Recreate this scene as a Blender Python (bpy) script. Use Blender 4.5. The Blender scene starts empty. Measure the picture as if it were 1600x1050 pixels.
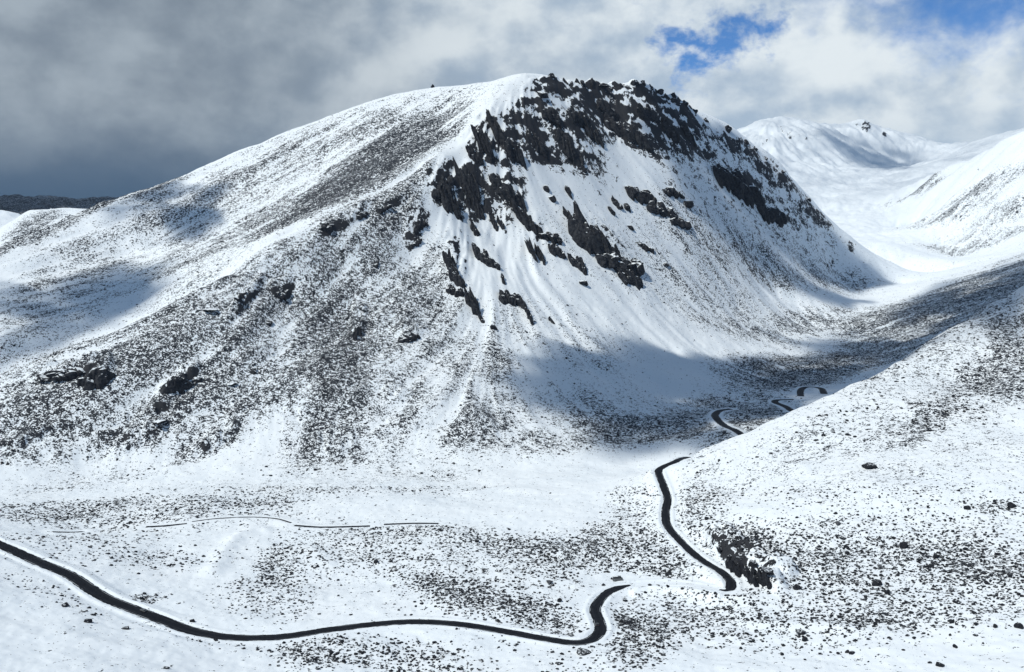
import bpy, math, random
import numpy as np
from mathutils import Vector, Matrix

random.seed(7)
RNG = np.random.default_rng(11)
R = math.radians
scene = bpy.context.scene
COL = scene.collection

# ------------------------------------------------------------------ camera maths
F_PX, CU, CV = 1500.0, 800.0, 525.0          # focal length and centre in photo pixels (1600 x 1050)
PITCH = math.atan(125.0 / F_PX)              # eye level sits 125 px above the middle
CP, SP = math.cos(PITCH), math.sin(PITCH)


def pt(u, v, d):
    """world point seen at photo pixel (u, v) at ground distance y = d (camera at the origin, z = 0)"""
    a, b = (u - CU) / F_PX, (CV - v) / F_PX
    dy, dz = CP + b * SP, -SP + b * CP
    s = d / dy
    return (a * s, d, dz * s)


# ------------------------------------------------------------------ noise
def _hash(ix, iy, seed):
    h = (ix.astype(np.int64) * 374761393 + iy.astype(np.int64) * 668265263 + seed * 974711) & 0x7fffffff
    h = ((h ^ (h >> 13)) * 1274126177) & 0x7fffffff
    return (h ^ (h >> 16)) & 1023


_ANG = np.linspace(0, 2 * math.pi, 1024, endpoint=False).astype(np.float32)
_GX, _GY = np.cos(_ANG), np.sin(_ANG)


def noise(x, y, lam, seed=0):
    x = np.asarray(x, np.float32) / lam + seed * 17.31
    y = np.asarray(y, np.float32) / lam - seed * 9.17
    ix, iy = np.floor(x), np.floor(y)
    fx, fy = x - ix, y - iy
    ix, iy = ix.astype(np.int32), iy.astype(np.int32)
    sx = fx * fx * fx * (fx * (fx * 6 - 15) + 10)
    sy = fy * fy * fy * (fy * (fy * 6 - 15) + 10)

    def g(ox, oy):
        h = _hash(ix + ox, iy + oy, seed)
        return _GX[h] * (fx - ox) + _GY[h] * (fy - oy)
    a = g(0, 0) * (1 - sx) + g(1, 0) * sx
    b = g(0, 1) * (1 - sx) + g(1, 1) * sx
    return (a * (1 - sy) + b * sy) * 1.5


def fbm(x, y, lam, octs=4, gain=.5, seed=0):
    s, a = 0, 1.0
    for k in range(octs):
        s = s + a * noise(x, y, lam / 2 ** k, seed + k)
        a *= gain
    return s


def ridged(x, y, lam, octs=4, gain=.55, seed=0):
    s, a, t = 0, 1.0, 0
    for k in range(octs):
        s = s + a * (1 - 2 * np.abs(noise(x, y, lam / 2 ** k, seed + k)))
        t += a
        a *= gain
    return s / t


def sst(e0, e1, x):
    t = np.clip((x - e0) / (e1 - e0), 0, 1)
    return t * t * (3 - 2 * t)


# ------------------------------------------------------------------ control points: (u, v, distance) by land form
PTS = {k: [] for k in ('mountain', 'valley_floor', 'hillside', 'distant_mountains', 'distant_hills')}


def dots(region, lst):
    for q in lst:
        PTS[region].append(pt(*q))


def line(region, lst, step=28, back=None):
    """a crest or foot line, sampled closely; back = (extra distance, extra pixels down) adds the hidden far side"""
    for (a, b) in zip(lst[:-1], lst[1:]):
        n = max(1, int(math.hypot(a[0] - b[0], a[1] - b[1]) / step))
        for k in range(n):
            t = k / n
            PTS[region].append(pt(*[a[i] + (b[i] - a[i]) * t for i in range(3)]))
    PTS[region].append(pt(*lst[-1]))
    if back:
        for (u, v, d) in lst:
            PTS[region].append(pt(u, v + back[1], d + back[0]))


# main mountain: left skyline, summit and right-hand ridge
line('mountain', [(-160, 450, 1560), (-80, 418, 1650), (0, 385, 1750), (70, 355, 1850), (150, 322, 1950), (196, 308, 2000),
                  (240, 297, 2030), (300, 268, 2060), (370, 235, 2100), (480, 195, 2160), (570, 162, 2195), (620, 147, 2200),
                  (680, 138, 2180), (740, 130, 2120), (790, 121, 2050), (820, 118, 2010)], back=(240, 70))
line('mountain', [(820, 118, 2010), (860, 122, 2060), (900, 131, 2120), (960, 137, 2200), (1000, 134, 2250), (1050, 154, 2300),
                  (1090, 177, 2340), (1150, 207, 2420), (1200, 244, 2480), (1250, 292, 2540), (1300, 347, 2600), (1350, 387, 2660),
                  (1420, 428, 2720)], back=(260, 60))
# dividing spur
SPUR = [(820, 120, 2000), (770, 165, 1900), (720, 230, 1790), (668, 258, 1720), (600, 305, 1640), (500, 352, 1520), (440, 390, 1450),
        (380, 425, 1400), (310, 455, 1350), (200, 508, 1290), (110, 545, 1240), (40, 572, 1200), (-60, 605, 1160), (-200, 640, 1120)]
line('mountain', SPUR)
dots('mountain', [(100, 420, 1680), (100, 480, 1500), (0, 460, 1540), (0, 530, 1360), (60, 530, 1370), (200, 400, 1770), (200, 460, 1540),
                  (300, 350, 1830), (300, 420, 1540), (400, 300, 1880), (400, 370, 1660), (500, 250, 1960), (500, 320, 1690),
                  (600, 200, 1980), (600, 270, 1760), (700, 180, 2000), (700, 220, 1860),
                  (200, 524, 1370), (80, 572, 1310), (310, 468, 1420), (-60, 625, 1250), (-150, 520, 1400)])
# front face
dots('mountain', [(300, 580, 1200), (150, 620, 1130), (0, 660, 1080), (450, 560, 1270), (450, 470, 1400), (530, 500, 1390), (530, 420, 1480), (540, 600, 1225),
                  (640, 400, 1560), (660, 500, 1430), (660, 600, 1260), (600, 650, 1180), (700, 330, 1670), (750, 350, 1710), (750, 450, 1530), (750, 550, 1370),
                  (750, 650, 1200), (850, 250, 1890), (850, 350, 1760), (850, 450, 1610), (850, 550, 1440), (850, 640, 1270), (950, 200, 2120),
                  (950, 300, 1950), (950, 400, 1780), (950, 500, 1610), (950, 600, 1400), (1050, 250, 2140), (1050, 350, 1990),
                  (1050, 450, 1840), (1050, 550, 1620), (1050, 620, 1430), (1150, 300, 2270), (1150, 400, 2110), (1150, 480, 1950),
                  (1200, 350, 2330), (1200, 450, 2150), (1250, 400, 2400), (1300, 420, 2480), (1250, 500, 2060), (800, 180, 1960)])
line('valley_floor', [(-300, 745, 990), (-100, 745, 990), (0, 740, 1000), (150, 718, 1060), (300, 714, 1080), (460, 717, 1080), (540, 714, 1090), (620, 708, 1110),
                      (700, 722, 1090), (800, 735, 1080), (880, 715, 1120), (960, 695, 1180), (1020, 680, 1230), (1085, 645, 1350),
                      (1130, 600, 1500), (1180, 567, 1680), (1240, 556, 1800), (1300, 530, 1950), (1330, 480, 2200), (1400, 442, 2550)], step=60)
# valley floor, near to far
dots('valley_floor', [(0, 780, 920), (300, 780, 900), (600, 780, 905), (900, 780, 890), (150, 830, 810), (450, 840, 790), (700, 850, 770),
                      (900, 850, 755), (1000, 800, 850), (300, 900, 690), (600, 910, 685), (850, 900, 690), (800, 955, 620), (600, 955, 625),
                      (-200, 800, 830), (1000, 740, 960), (120, 905, 640), (0, 850, 700), (225, 955, 600), (380, 1000, 572), (500, 993, 580),
                      (650, 973, 605), (800, 985, 590), (900, 1003, 570), (938, 985, 590), (935, 950, 630), (960, 920, 670), (1000, 910, 685),
                      (1060, 912, 675), (-200, 800, 730), (0, 950, 560), (0, 1050, 470), (200, 1050, 490), (400, 1060, 510), (700, 1050, 525),
                      (1000, 1050, 520), (-200, 900, 560), (1000, 980, 590), (1100, 960, 610)])
for q in [(-300, 330, -185), (0, 330, -205), (300, 330, -195), (-150, 250, -180), (150, 250, -180), (-420, 420, -180)]:
    PTS['valley_floor'].append(q)
dots('valley_floor', [(1130, 675, 1170), (1150, 645, 1280), (1230, 640, 1330), (1240, 625, 1420), (1270, 608, 1520), (1300, 595, 1600),
                      (1300, 640, 1300), (1400, 590, 1450), (1500, 545, 1600), (1600, 470, 1720), (1750, 430, 1750),
                      (1250, 572, 1700), (1320, 556, 1760), (1400, 520, 1900), (1400, 490, 2050), (1500, 460, 2050), (1500, 490, 1880), (1600, 440, 2000),
                      (1480, 415, 3000), (1500, 402, 3200), (1440, 405, 3100), (1500, 418, 2750), (1600, 396, 2750)])
line('valley_floor', [(1340, 469, 2300), (1420, 446, 2350), (1520, 421, 2400), (1600, 394, 2400), (1720, 350, 2450)], step=50)
# right-hand hillside
dots('valley_floor', [(1070, 742, 1040), (1110, 722, 1060), (1155, 706, 1080), (1250, 664, 1130), (1330, 628, 1180)])
line('hillside', [(1048, 722, 945), (1060, 715, 950), (1150, 680, 980), (1250, 637, 1020), (1330, 600, 1070), (1400, 566, 1120), (1500, 507, 1230),
                  (1600, 444, 1360), (1700, 385, 1480), (1850, 300, 1600)], step=40)
dots('hillside', [(1100, 850, 745), (1060, 790, 830), (1150, 760, 860), (1250, 700, 905), (1200, 800, 770), (1350, 650, 960), (1350, 750, 790),
                  (1500, 600, 1050), (1500, 700, 850), (1600, 600, 1000), (1600, 700, 820), (1200, 880, 680), (1400, 850, 680), (1600, 850, 650),
                  (1200, 950, 600), (1400, 950, 580), (1600, 950, 560), (1400, 1040, 510), (1600, 1040, 490), (1200, 1040, 525),
                  (1800, 700, 820), (1800, 900, 560), (1800, 560, 1050), (1600, 520, 1170), (1140, 915, 640), (1050, 760, 880)])
# far valley and mountains on the right
line('distant_mountains', [(1100, 240, 6000), (1165, 203, 6100), (1190, 190, 6200), (1215, 181, 6300), (1240, 184, 6400), (1265, 194, 6500), (1290, 197, 6600), (1320, 196, 6600), (1345, 189, 6500),
                           (1365, 200, 6600), (1390, 210, 6800), (1440, 224, 6900), (1480, 227, 6400), (1530, 218, 5900), (1600, 200, 5600), (1700, 180, 5400)],
     step=18, back=(900, 60))
line('distant_mountains', [(1390, 319, 4100), (1440, 293, 4000), (1500, 262, 3900), (1560, 230, 3800), (1600, 207, 3700), (1720, 150, 3500)], step=30)
line('distant_mountains', [(1222, 186, 6250), (1238, 198, 6100), (1256, 208, 5950), (1285, 212, 5900)], step=12)
dots('distant_mountains', [(1210, 225, 5750), (1200, 262, 5200), (1235, 225, 5800), (1250, 300, 4500), (1300, 280, 5200), (1350, 260, 5800), (1420, 262, 6000), (1300, 330, 4200),
                           (1350, 350, 3800), (1380, 380, 3300), (1480, 265, 5000), (1430, 300, 4600), (1340, 225, 6200), (1250, 250, 5600),
                           (1500, 330, 3500), (1600, 300, 3300), (1600, 365, 3050), (1480, 375, 3400), (1420, 350, 3800), (1720, 300, 3200),
                           (1560, 280, 3500), (1540, 400, 3050)])
# far hills on the left
line('distant_hills', [(-120, 415, 2450), (-60, 390, 2520), (0, 356, 2600), (25, 342, 2650), (45, 329, 2700), (60, 327, 2700), (100, 326, 2750), (150, 330, 2800), (260, 350, 2900)],
     step=18, back=(300, 60))
line('distant_hills', [(-160, 318, 3600), (-60, 322, 3600), (0, 331, 3600), (28, 341, 3700), (80, 365, 3800)], step=25, back=(500, 70))
line('distant_hills', [(-200, 324, 8200), (0, 322, 8200), (18, 325, 8200), (40, 327, 8200), (62, 324, 8200), (75, 317, 8200), (92, 323, 8200), (110, 325, 8200), (126, 322, 8200), (140, 324, 8200), (240, 326, 8200), (500, 330, 8300), (900, 330, 8300)],
     step=25, back=(700, 70))
dots('distant_hills', [(0, 420, 2250), (80, 400, 2350), (160, 380, 2420), (-100, 460, 2100), (0, 378, 4600), (100, 390, 4600), (0, 350, 6800), (120, 350, 6800),
                       (400, 350, 4000), (700, 350, 4000), (400, 330, 2700), (700, 300, 2800), (900, 330, 3200), (1050, 360, 3600), (900, 340, 5500)])

REGIONS = list(PTS)
cp = np.array([q for k in REGIONS for q in PTS[k]], np.float64)
creg = np.array([i for i, k in enumerate(REGIONS) for q in PTS[k]])
keep = [0]
for i in range(1, len(cp)):
    dd_ = np.hypot(np.arctan2(cp[keep, 0], cp[keep, 1]) - math.atan2(cp[i, 0], cp[i, 1]), np.log(np.hypot(cp[keep, 0], cp[keep, 1]) / math.hypot(cp[i, 0], cp[i, 1])))
    if dd_.min() > .007:
        keep.append(i)
cp, creg = cp[keep], creg[keep]
cth, clr = np.arctan2(cp[:, 0], cp[:, 1]), np.log(np.hypot(cp[:, 0], cp[:, 1]))
EPS = .0035
A = np.sqrt((cth[:, None] - cth[None]) ** 2 + (clr[:, None] - clr[None]) ** 2 + EPS ** 2)
n = len(cp)
M = np.zeros((n + 3, n + 3))
M[:n, :n] = -A - np.eye(n) * 6e-4
Pm = np.stack([np.ones(n), cth, clr], 1)
M[:n, n:] = Pm
M[n:, :n] = Pm.T
sol = np.linalg.solve(M, np.concatenate([cp[:, 2], np.zeros(3)]))
W, C3 = sol[:n], sol[n:]

# ------------------------------------------------------------------ terrain grid (finer where the ground is near)
NT, NR = 1660, 1560
TH0, TH1 = R(-44), R(44)
LR0, LR1 = math.log(225.0), math.log(10500.0)
CT, CR = NT // 3 + 1, NR // 3 + 1
cT, cR = np.linspace(TH0, TH1, CT), np.linspace(LR0, LR1, CR)


def rbf(th, lr):
    th, lr = th.ravel().astype(np.float32), lr.ravel().astype(np.float32)
    out, near = np.empty(len(th), np.float32), np.empty(len(th), np.int32)
    a, b, w = cth.astype(np.float32), clr.astype(np.float32), W.astype(np.float32)
    for s in range(0, len(th), 20000):
        t, l = th[s:s + 20000], lr[s:s + 20000]
        dd = np.sqrt((t[:, None] - a) ** 2 + (l[:, None] - b) ** 2 + np.float32(EPS ** 2))
        out[s:s + 20000] = -dd @ w + C3[0] + C3[1] * t + C3[2] * l
        near[s:s + 20000] = dd.argmin(1)
    return out, near


g1, g2 = np.meshgrid(cT, cR, indexing='ij')
Hc, nearc = rbf(g1, g2)
Hc = Hc.reshape(CT, CR)
REGc = creg[nearc].reshape(CT, CR)


def blur(a, k):
    for _ in range(k):
        p = np.pad(a, 1, mode='edge')
        a = (p[:-2, 1:-1] + p[2:, 1:-1] + p[1:-1, :-2] + p[1:-1, 2:] + 4 * a) / 8
    return a




def cubic_matrix(nout, nin):
    x = np.linspace(0, nin - 1, nout)
    i = np.clip(np.floor(x).astype(int), 0, nin - 2)
    t = x - i
    Mx = np.zeros((nout, nin), np.float32)
    w = [(-t + 2 * t ** 2 - t ** 3) / 2, (2 - 5 * t ** 2 + 3 * t ** 3) / 2, (t + 4 * t ** 2 - 3 * t ** 3) / 2, (-t ** 2 + t ** 3) / 2]
    r = np.arange(nout)
    for k in range(4):
        np.add.at(Mx, (r, np.clip(i + k - 1, 0, nin - 1)), w[k])
    return Mx


MU_T, MU_R = cubic_matrix(NT, CT), cubic_matrix(NR, CR)


def up(a):
    return (MU_T @ a.astype(np.float32)) @ MU_R.T


H0 = up(Hc)
gT, gR = np.linspace(TH0, TH1, NT), np.linspace(LR0, LR1, NR)
TT, LL = np.meshgrid(gT, gR, indexing='ij')
RAD = np.exp(LL)
X, Y = (np.sin(TT) * RAD).astype(np.float32), (np.cos(TT) * RAD).astype(np.float32)
REG = REGc[np.clip((np.arange(NT) * CT // NT), 0, CT - 1)][:, np.clip((np.arange(NR) * CR // NR), 0, CR - 1)]


def sampler(G):
    def f(x, y):
        th, lr = np.arctan2(x, y), np.log(np.maximum(np.hypot(x, y), 1))
        a = np.clip((th - TH0) / (TH1 - TH0) * (NT - 1), 0, NT - 1.001)
        b = np.clip((lr - LR0) / (LR1 - LR0) * (NR - 1), 0, NR - 1.001)
        i, j = a.astype(int), b.astype(int)
        s, t = a - i, b - j
        return (G[i, j] * (1 - s) * (1 - t) + G[i + 1, j] * s * (1 - t) + G[i, j + 1] * (1 - s) * t + G[i + 1, j + 1] * s * t)
    return f


def hit(G, u, v, dmin=340, dmax=9800):
    """first point of the ground seen at photo pixel (u, v)"""
    f = sampler(G)
    d = np.exp(np.linspace(math.log(dmin), math.log(dmax), 1800))
    p = np.array([pt(u, v, 1.0)])[0]
    below = f(p[0] * d, d) - p[2] * d > 0
    k = int(np.argmax(below)) if below.any() else len(d) - 1
    a, b = d[max(k - 1, 0)], d[k]
    for _ in range(14):
        m = (a + b) / 2
        if f(np.array([p[0] * m]), np.array([m]))[0] > p[2] * m:
            b = m
        else:
            a = m
    return np.array([p[0] * b, b, p[2] * b])


# gradient of the smooth ground and streaks that follow the fall line
def grads(Hg, Xg, Yg, lrstep, thstep, rad, th):
    dr = np.gradient(Hg, axis=1) / (lrstep * rad)
    dt = np.gradient(Hg, axis=0) / (thstep * rad)
    return dr * np.sin(th) + dt * np.cos(th), dr * np.cos(th) - dt * np.sin(th)


Xc, Yc = (np.sin(g1) * np.exp(g2)).astype(np.float32), (np.cos(g1) * np.exp(g2)).astype(np.float32)
gx, gy = grads(blur(Hc, 40), Xc, Yc, (LR1 - LR0) / (CR - 1), (TH1 - TH0) / (CT - 1), np.exp(g2), g1)
gm = np.hypot(gx, gy) + 1e-6
SLOPEc = gm
DX, DY = up(gx / gm), up(gy / gm)
SL = up(SLOPEc)
bias = .9 * sst(250, -250, X) * (REG == 0)
bias2 = .9 * sst(-40, 160, X) * (REG == 0) * sst(-110, -30, H0)
DX = DX + blur(bias.astype(np.float32), 20) - blur(bias2.astype(np.float32), 20)      # (DX, DY) points uphill
nrm_ = np.hypot(DX, DY) + 1e-6
DX, DY = DX / nrm_, DY / nrm_


def streak(lam, length, steps, seed):
    s = 0
    for k in range(-steps, steps + 1):
        q = k / steps * length
        s = s + noise(X + DX * q, Y + DY * q, lam, seed)
    return s / (2 * steps + 1) * math.sqrt(steps) * .9


ST_BIG = streak(70, 210, 7, 21)
ST_MID = streak(22, 120, 11, 31)
ST_FINE = streak(8, 44, 9, 41)


GX0, GY0 = sampler(up(gx)), sampler(up(gy))


# ------------------------------------------------------------------ patches given by photo pixels, laid on the ground in world metres
def patch(u, v, ru, rv, rot=0):
    c = hit(H0, u, v)
    k = c[1] / F_PX
    # ground plane at that point
    gx_, gy_ = float(GX0(c[0:1], c[1:2])[0]), float(GY0(c[0:1], c[1:2])[0])

    def on_plane(du, dv):
        p = pt(u + du, v + dv, 1.0)
        den = p[2] - gx_ * p[0] - gy_ * p[1]
        if den > -.06: den = -.06
        t = (c[2] - gx_ * c[0] - gy_ * c[1]) / den
        return np.array([p[0] * t, p[1] * t])
    o0 = on_plane(0, 0)
    ca, sa = math.cos(R(rot)), math.sin(R(rot))
    e1 = (on_plane(2 * ca, 2 * sa) - o0) / 2 * ru
    e2 = (on_plane(-2 * sa, 2 * ca) - o0) / 2 * rv
    e1 *= min(1, 6 * ru * k / np.linalg.norm(e1))
    e2 *= min(1, 6 * rv * k / np.linalg.norm(e2))
    l1, l2 = np.linalg.norm(e1), np.linalg.norm(e2)
    if abs(e1[0] * e2[1] - e1[1] * e2[0]) < .3 * l1 * l2:      # squeezed by a glancing view: square it up
        if ru >= rv: e2 = np.array([-e1[1], e1[0]]) / l1 * min(l2, 2 * rv * k)
        else: e1 = np.array([-e2[1], e2[0]]) / l2 * min(l1, 2 * ru * k)
    Mi = np.linalg.inv(np.stack([e1, e2], 1) + np.eye(2) * 1e-3)
    dx, dy = X - c[0], Y - c[1]
    a = Mi[0, 0] * dx + Mi[0, 1] * dy
    b = Mi[1, 0] * dx + Mi[1, 1] * dy
    return np.exp(-.7 * (a * a + b * b) ** 1.8)


def paint(lst):
    o = np.zeros_like(X)
    for (u, v, ru, rv, rot, w) in lst:
        o = np.maximum(o, w * patch(u, v, ru, rv, rot)) if w > 0 else o * (1 + w * patch(u, v, ru, rv, rot))
    return o


# bare scree, tussocks and stones (1 = hardly any snow left)
DENS = paint([
    (520, 345, 110, 24, -34, .62), (400, 418, 110, 26, -30, .62), (270, 480, 120, 26, -24, .60), (120, 542, 130, 26, -20, .58), (620, 300, 70, 20, -35, .7), (30, 590, 90, 26, -20, .55),
    (1480, 520, 130, 20, -30, .75),
    (250, 620, 330, 90, -8, .50), (560, 560, 150, 170, 0, .50), (560, 430, 120, 70, -30, .55), (700, 620, 140, 90, 0, .42), (380, 520, 200, 70, -25, .52),
    (450, 290, 260, 70, -30, .42), (250, 390, 230, 70, -22, .44), (600, 195, 170, 44, -16, .37), (100, 460, 180, 70, -25, .40),
    (1260, 580, 170, 30, -8, .98), (1130, 640, 120, 30, -5, .62), (1000, 672, 140, 26, -6, .80), (1420, 520, 130, 34, -22, .8), (1540, 450, 110, 36, -20, .85), (1180, 650, 70, 18, -15, .9),
    (1560, 560, 120, 90, -25, .62), (1350, 640, 200, 50, -26, .5), (1400, 880, 260, 60, 0, .62), (900, 870, 200, 50, 3, .52), (1000, 860, 90, 60, 0, .6), (620, 880, 200, 60, 8, .42), (200, 800, 260, 26, -4, .5),
    (1090, 790, 50, 100, 10, .5), (1100, 470, 260, 60, 25, .34), (1150, 960, 220, 50, 0, .45), (1450, 940, 240, 40, 0, .5), (760, 940, 180, 40, 14, .5),
    (520, 560, 75, 150, 8, .95), (500, 660, 60, 60, 0, .9), (200, 560, 170, 50, -20, .72), (100, 620, 150, 60, -10, .66), (60, 690, 110, 40, -8, .95),
    (250, 640, 100, 40, -40, .85), (370, 620, 100, 40, -45, .8), (330, 560, 120, 60, -30, .7), (190, 680, 60, 26, -30, .95), (330, 690, 70, 22, -30, .92),
    (420, 480, 80, 45, -35, .68), (560, 420, 70, 60, -40, .66), (600, 340, 70, 36, -35, .72), (650, 470, 70, 90, 0, .62), (720, 560, 90, 60, 0, .55),
    (640, 610, 60, 30, 0, .62), (690, 590, 60, 50, 0, .5), (720, 680, 80, 24, 10, .55), (830, 690, 60, 20, 0, .66), (760, 640, 70, 40, 0, .6), (650, 740, 90, 12, 0, .5),
    (565, 274, 180, 30, -32, 1.45), (130, 333, 110, 5, -25, 1.0), (30, 376, 60, 5, -27, 1.0), (430, 340, 150, 26, -30, .72), (300, 400, 120, 50, -25, .5), (350, 290, 110, 40, -25, .66), (450, 240, 120, 40, -25, .6),  # first band: scree, made heavier to paint in shade beside the spur
    (560, 200, 120, 36, -15, .55), (680, 175, 80, 30, -20, .4), (260, 350, 80, 40, -20, .62), (120, 430, 110, 50, -25, .6), (60, 480, 90, 40, -20, .5), (240, 300, 60, 14, -20, .7),
    (80, 370, 60, 16, -25, .5), (50, 350, 50, 12, -25, .8),
    (850, 520, 100, 50, 20, .36), (930, 540, 120, 60, 25, .42), (1040, 600, 110, 60, 0, .4), (900, 640, 90, 40, 0, .42), (960, 680, 120, 16, -10, .7), (1060, 670, 70, 22, 0, .85),
    (1230, 585, 120, 22, -5, .97), (1330, 570, 110, 18, -14, .9), (1400, 545, 90, 18, -22, .75), (1180, 660, 50, 14, -15, .85), (1280, 505, 80, 24, -10, .6), (1400, 490, 110, 24, -18, .82), (1520, 450, 100, 26, -18, .85),
    (1100, 380, 120, 40, 40, .42), (1200, 420, 110, 30, 30, .5), (1300, 440, 90, 20, 25, .45), (1100, 460, 150, 30, 25, .4), (1180, 520, 120, 24, 15, .45),
    (1560, 590, 90, 46, -25, 1.4), (1590, 530, 60, 70, -30, 1.15), (1490, 640, 130, 36, -25, .95), (1360, 690, 60, 12, -25, .9), (1500, 620, 160, 60, -25, .62), (1300, 670, 180, 40, -25, .52), (1450, 540, 160, 40, -28, .66), (1580, 500, 60, 60, -30, .74), (1400, 720, 250, 60, 0, .4),
    (1480, 700, 160, 16, -5, .5), (1100, 760, 40, 60, 15, .55), (1075, 830, 36, 60, 30, .62), (1180, 855, 70, 32, 15, .86), (1300, 880, 120, 50, 0, .72), (1480, 880, 160, 46, 0, .74), (1560, 900, 80, 50, 0, .7),
    (1350, 960, 200, 26, 0, .58), (1150, 960, 140, 30, 0, .55), (1000, 990, 60, 50, -40, .66), (980, 968, 26, 22, 0, .95), (1400, 820, 220, 20, 0, .42), (1560, 790, 60, 12, 0, .62),
    (1030, 870, 60, 40, 20, .72), (900, 860, 130, 28, 5, .74), (780, 850, 120, 18, 5, .62), (950, 840, 70, 30, -10, .6), (1000, 770, 60, 40, -50, .45), (700, 920, 110, 30, 15, .7), (820, 950, 110, 26, 12, .68), (600, 890, 120, 20, 8, .55),
    (620, 830, 140, 14, 0, .55), (440, 885, 40, 40, 0, .62), (430, 930, 80, 36, 0, .4), (330, 790, 160, 12, -5, .62), (120, 800, 140, 14, -5, .66), (230, 800, 160, 8, -4, .55), (480, 760, 260, 18, 0, .36), (150, 750, 120, 18, -10, .5),
    (600, 1020, 160, 26, 5, .5), (480, 1020, 60, 22, 0, .6), (90, 930, 80, 16, 22, .42), (230, 935, 24, 9, 0, .8), (130, 850, 160, 18, 0, .25), (250, 870, 120, 20, 0, .36), (330, 1000, 90, 10, 10, .4),
    (1540, 290, 80, 12, -30, .55), (1480, 335, 90, 12, -22, .5), (1570, 330, 70, 16, -22, .42), (1430, 300, 60, 5, -25, .7), (1540, 370, 70, 12, -10, .4), (1500, 390, 70, 8, -8, .6),
    (900, 1040, 60, 30, 0, .4), (50, 860, 100, 20, 15, .15),
    (160, 970, 190, 40, 22, -.3), (560, 920, 70, 40, 0, -.8), (850, 1030, 110, 20, 0, -.6), (320, 850, 60, 16, 0, -.7), (1070, 590, 80, 34, 0, -.75), (960, 590, 90, 34, 10, -.45), (1000, 500, 80, 50, 30, -.5), (880, 480, 60, 70, 30, -.4), (955, 902, 48, 11, 5, -.92), (1060, 911, 90, 6, 2, -.9), (915, 925, 14, 22, 0, -.6),
    (680, 640, 26, 60, 20, -.5), (1060, 560, 60, 22, 15, -.4), (420, 690, 16, 60, 25, -.8), (470, 640, 14, 60, 10, -.6), (160, 770, 200, 14, 0, -.3),
])
# cliffs and broken rock
ROCK = paint([
    (765, 208, 42, 40, 35, .98), (835, 195, 56, 40, 35, .84), (880, 215, 60, 36, 38, .80), (930, 180, 60, 30, 35, .86), (985, 185, 54, 36, 35, .90), (1040, 190, 50, 34, 38, .74), (870, 134, 50, 10, 8, .95), (940, 142, 60, 11, 3, 1.05), (1010, 146, 50, 11, 10, 1.05), (1062, 168, 30, 10, 35, .95),
    (1085, 195, 40, 14, 35, .50), (1150, 228, 50, 9, 38, .50), (1210, 276, 50, 8, 45, .54), (1270, 330, 40, 7, 42, .50), (1330, 380, 30, 5, 40, .4), (1165, 290, 40, 14, 40, .62), (1225, 330, 40, 7, 42, .44), (1090, 225, 30, 16, 38, .42),
    (690, 278, 30, 30, 20, .80), (735, 285, 26, 30, 20, .70), (790, 292, 30, 30, 40, .66), (712, 405, 24, 60, 6, .60), (760, 330, 60, 50, 40, .44), (850, 372, 50, 30, 45, .46), (940, 370, 60, 36, 45, .46), (545, 335, 60, 13, -30, .62), (620, 310, 50, 12, -30, .6), (650, 345, 20, 40, 10, .55),
    (150, 575, 30, 22, -20, .9), (90, 578, 44, 14, -10, .85), (280, 590, 40, 18, -40, .75), (440, 455, 20, 14, 0, .7), (210, 685, 50, 14, -30, .62), (330, 690, 50, 14, -30, .6), (520, 690, 40, 24, 0, .5), (380, 470, 60, 10, -50, .55), (240, 640, 50, 12, -40, .55), (560, 500, 14, 40, 5, .6), (640, 520, 30, 14, 0, .6), (620, 610, 24, 16, 0, .5),
    (1165, 876, 60, 20, 36, 1.1), (1130, 852, 34, 12, 30, .95), (1215, 892, 30, 14, 0, .7),
    (1225, 203, 22, 7, 35, .66), (1353, 199, 8, 6, 30, .85), (1382, 212, 4, 5, 40, .8), (1255, 215, 22, 3, 15, .6), (1200, 222, 14, 4, -30, .55), (1330, 196, 20, 2, 5, .5), (1480, 345, 60, 4, -22, .6),
    (150, 324, 60, 4, -25, .4), (60, 364, 90, 4, -27, .4), (90, 327, 40, 4, 0, .5),
])
FAR = sst(2900, 4200, Y)

mtn = blur((REG == 0).astype(np.float32), 12)
slopew = sst(.18, .5, SL)
amp = .35 + .65 * slopew

H = H0.copy()
# gullies and ribs down the steep ground
H += slopew * mtn * (.25 + .75 * sst(60, 330, np.hypot(X - 27, Y - 2005))) * (ST_BIG * 10 + ST_MID * 4.0 + ST_FINE * .9)
H += slopew * (1 - mtn) * (ST_BIG * 3.0 + ST_MID * 1.2 + ST_FINE * .4) * (1 + FAR * 6)
# rolling ground
H += (fbm(X, Y, 150, 3, .5, 3) * 3.2 + fbm(X, Y, 34, 3, .55, 5) * 1.0) * (1 - .4 * mtn) * (1 + 3 * FAR)
H += fbm(X, Y, 7, 2, .6, 9) * .28 * (1 - FAR)
H += FAR * (fbm(X, Y, 700, 3, .45, 71) * 10 + slopew * (ridged(X, Y, 240, 3, .5, 72) * 9 + ST_BIG * 4))
H += sst(6500, 7600, Y) * ridged(X, Y, 520, 5, .55, 81) * 48
BARE = sst(5600, 6400, Y) * sst(-.05, -.12, TT)
# crags: jagged steps
rk = ROCK * (1 - .3 * FAR)
jag = ridged(X + DX * 7, Y + DY * 7, 60, 3, .5, 51)
blk = np.abs(noise(X, Y, 15, 61)) + .6 * np.abs(noise(X, Y, 7, 62))
H += sst(.15, .8, rk) * (jag * 8 + blk * 3 + ST_MID * 6 + ST_FINE * 3.5 + 5 * ridged(X * .8 + 20, Y * .6 + H0 * .9, 38, 3, .6, 57)) * (1 + FAR)
H += DENS * (noise(X, Y, 4.2, 91) + .6 * noise(X, Y, 2.3, 92)) * .30 * (1 - FAR)
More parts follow.
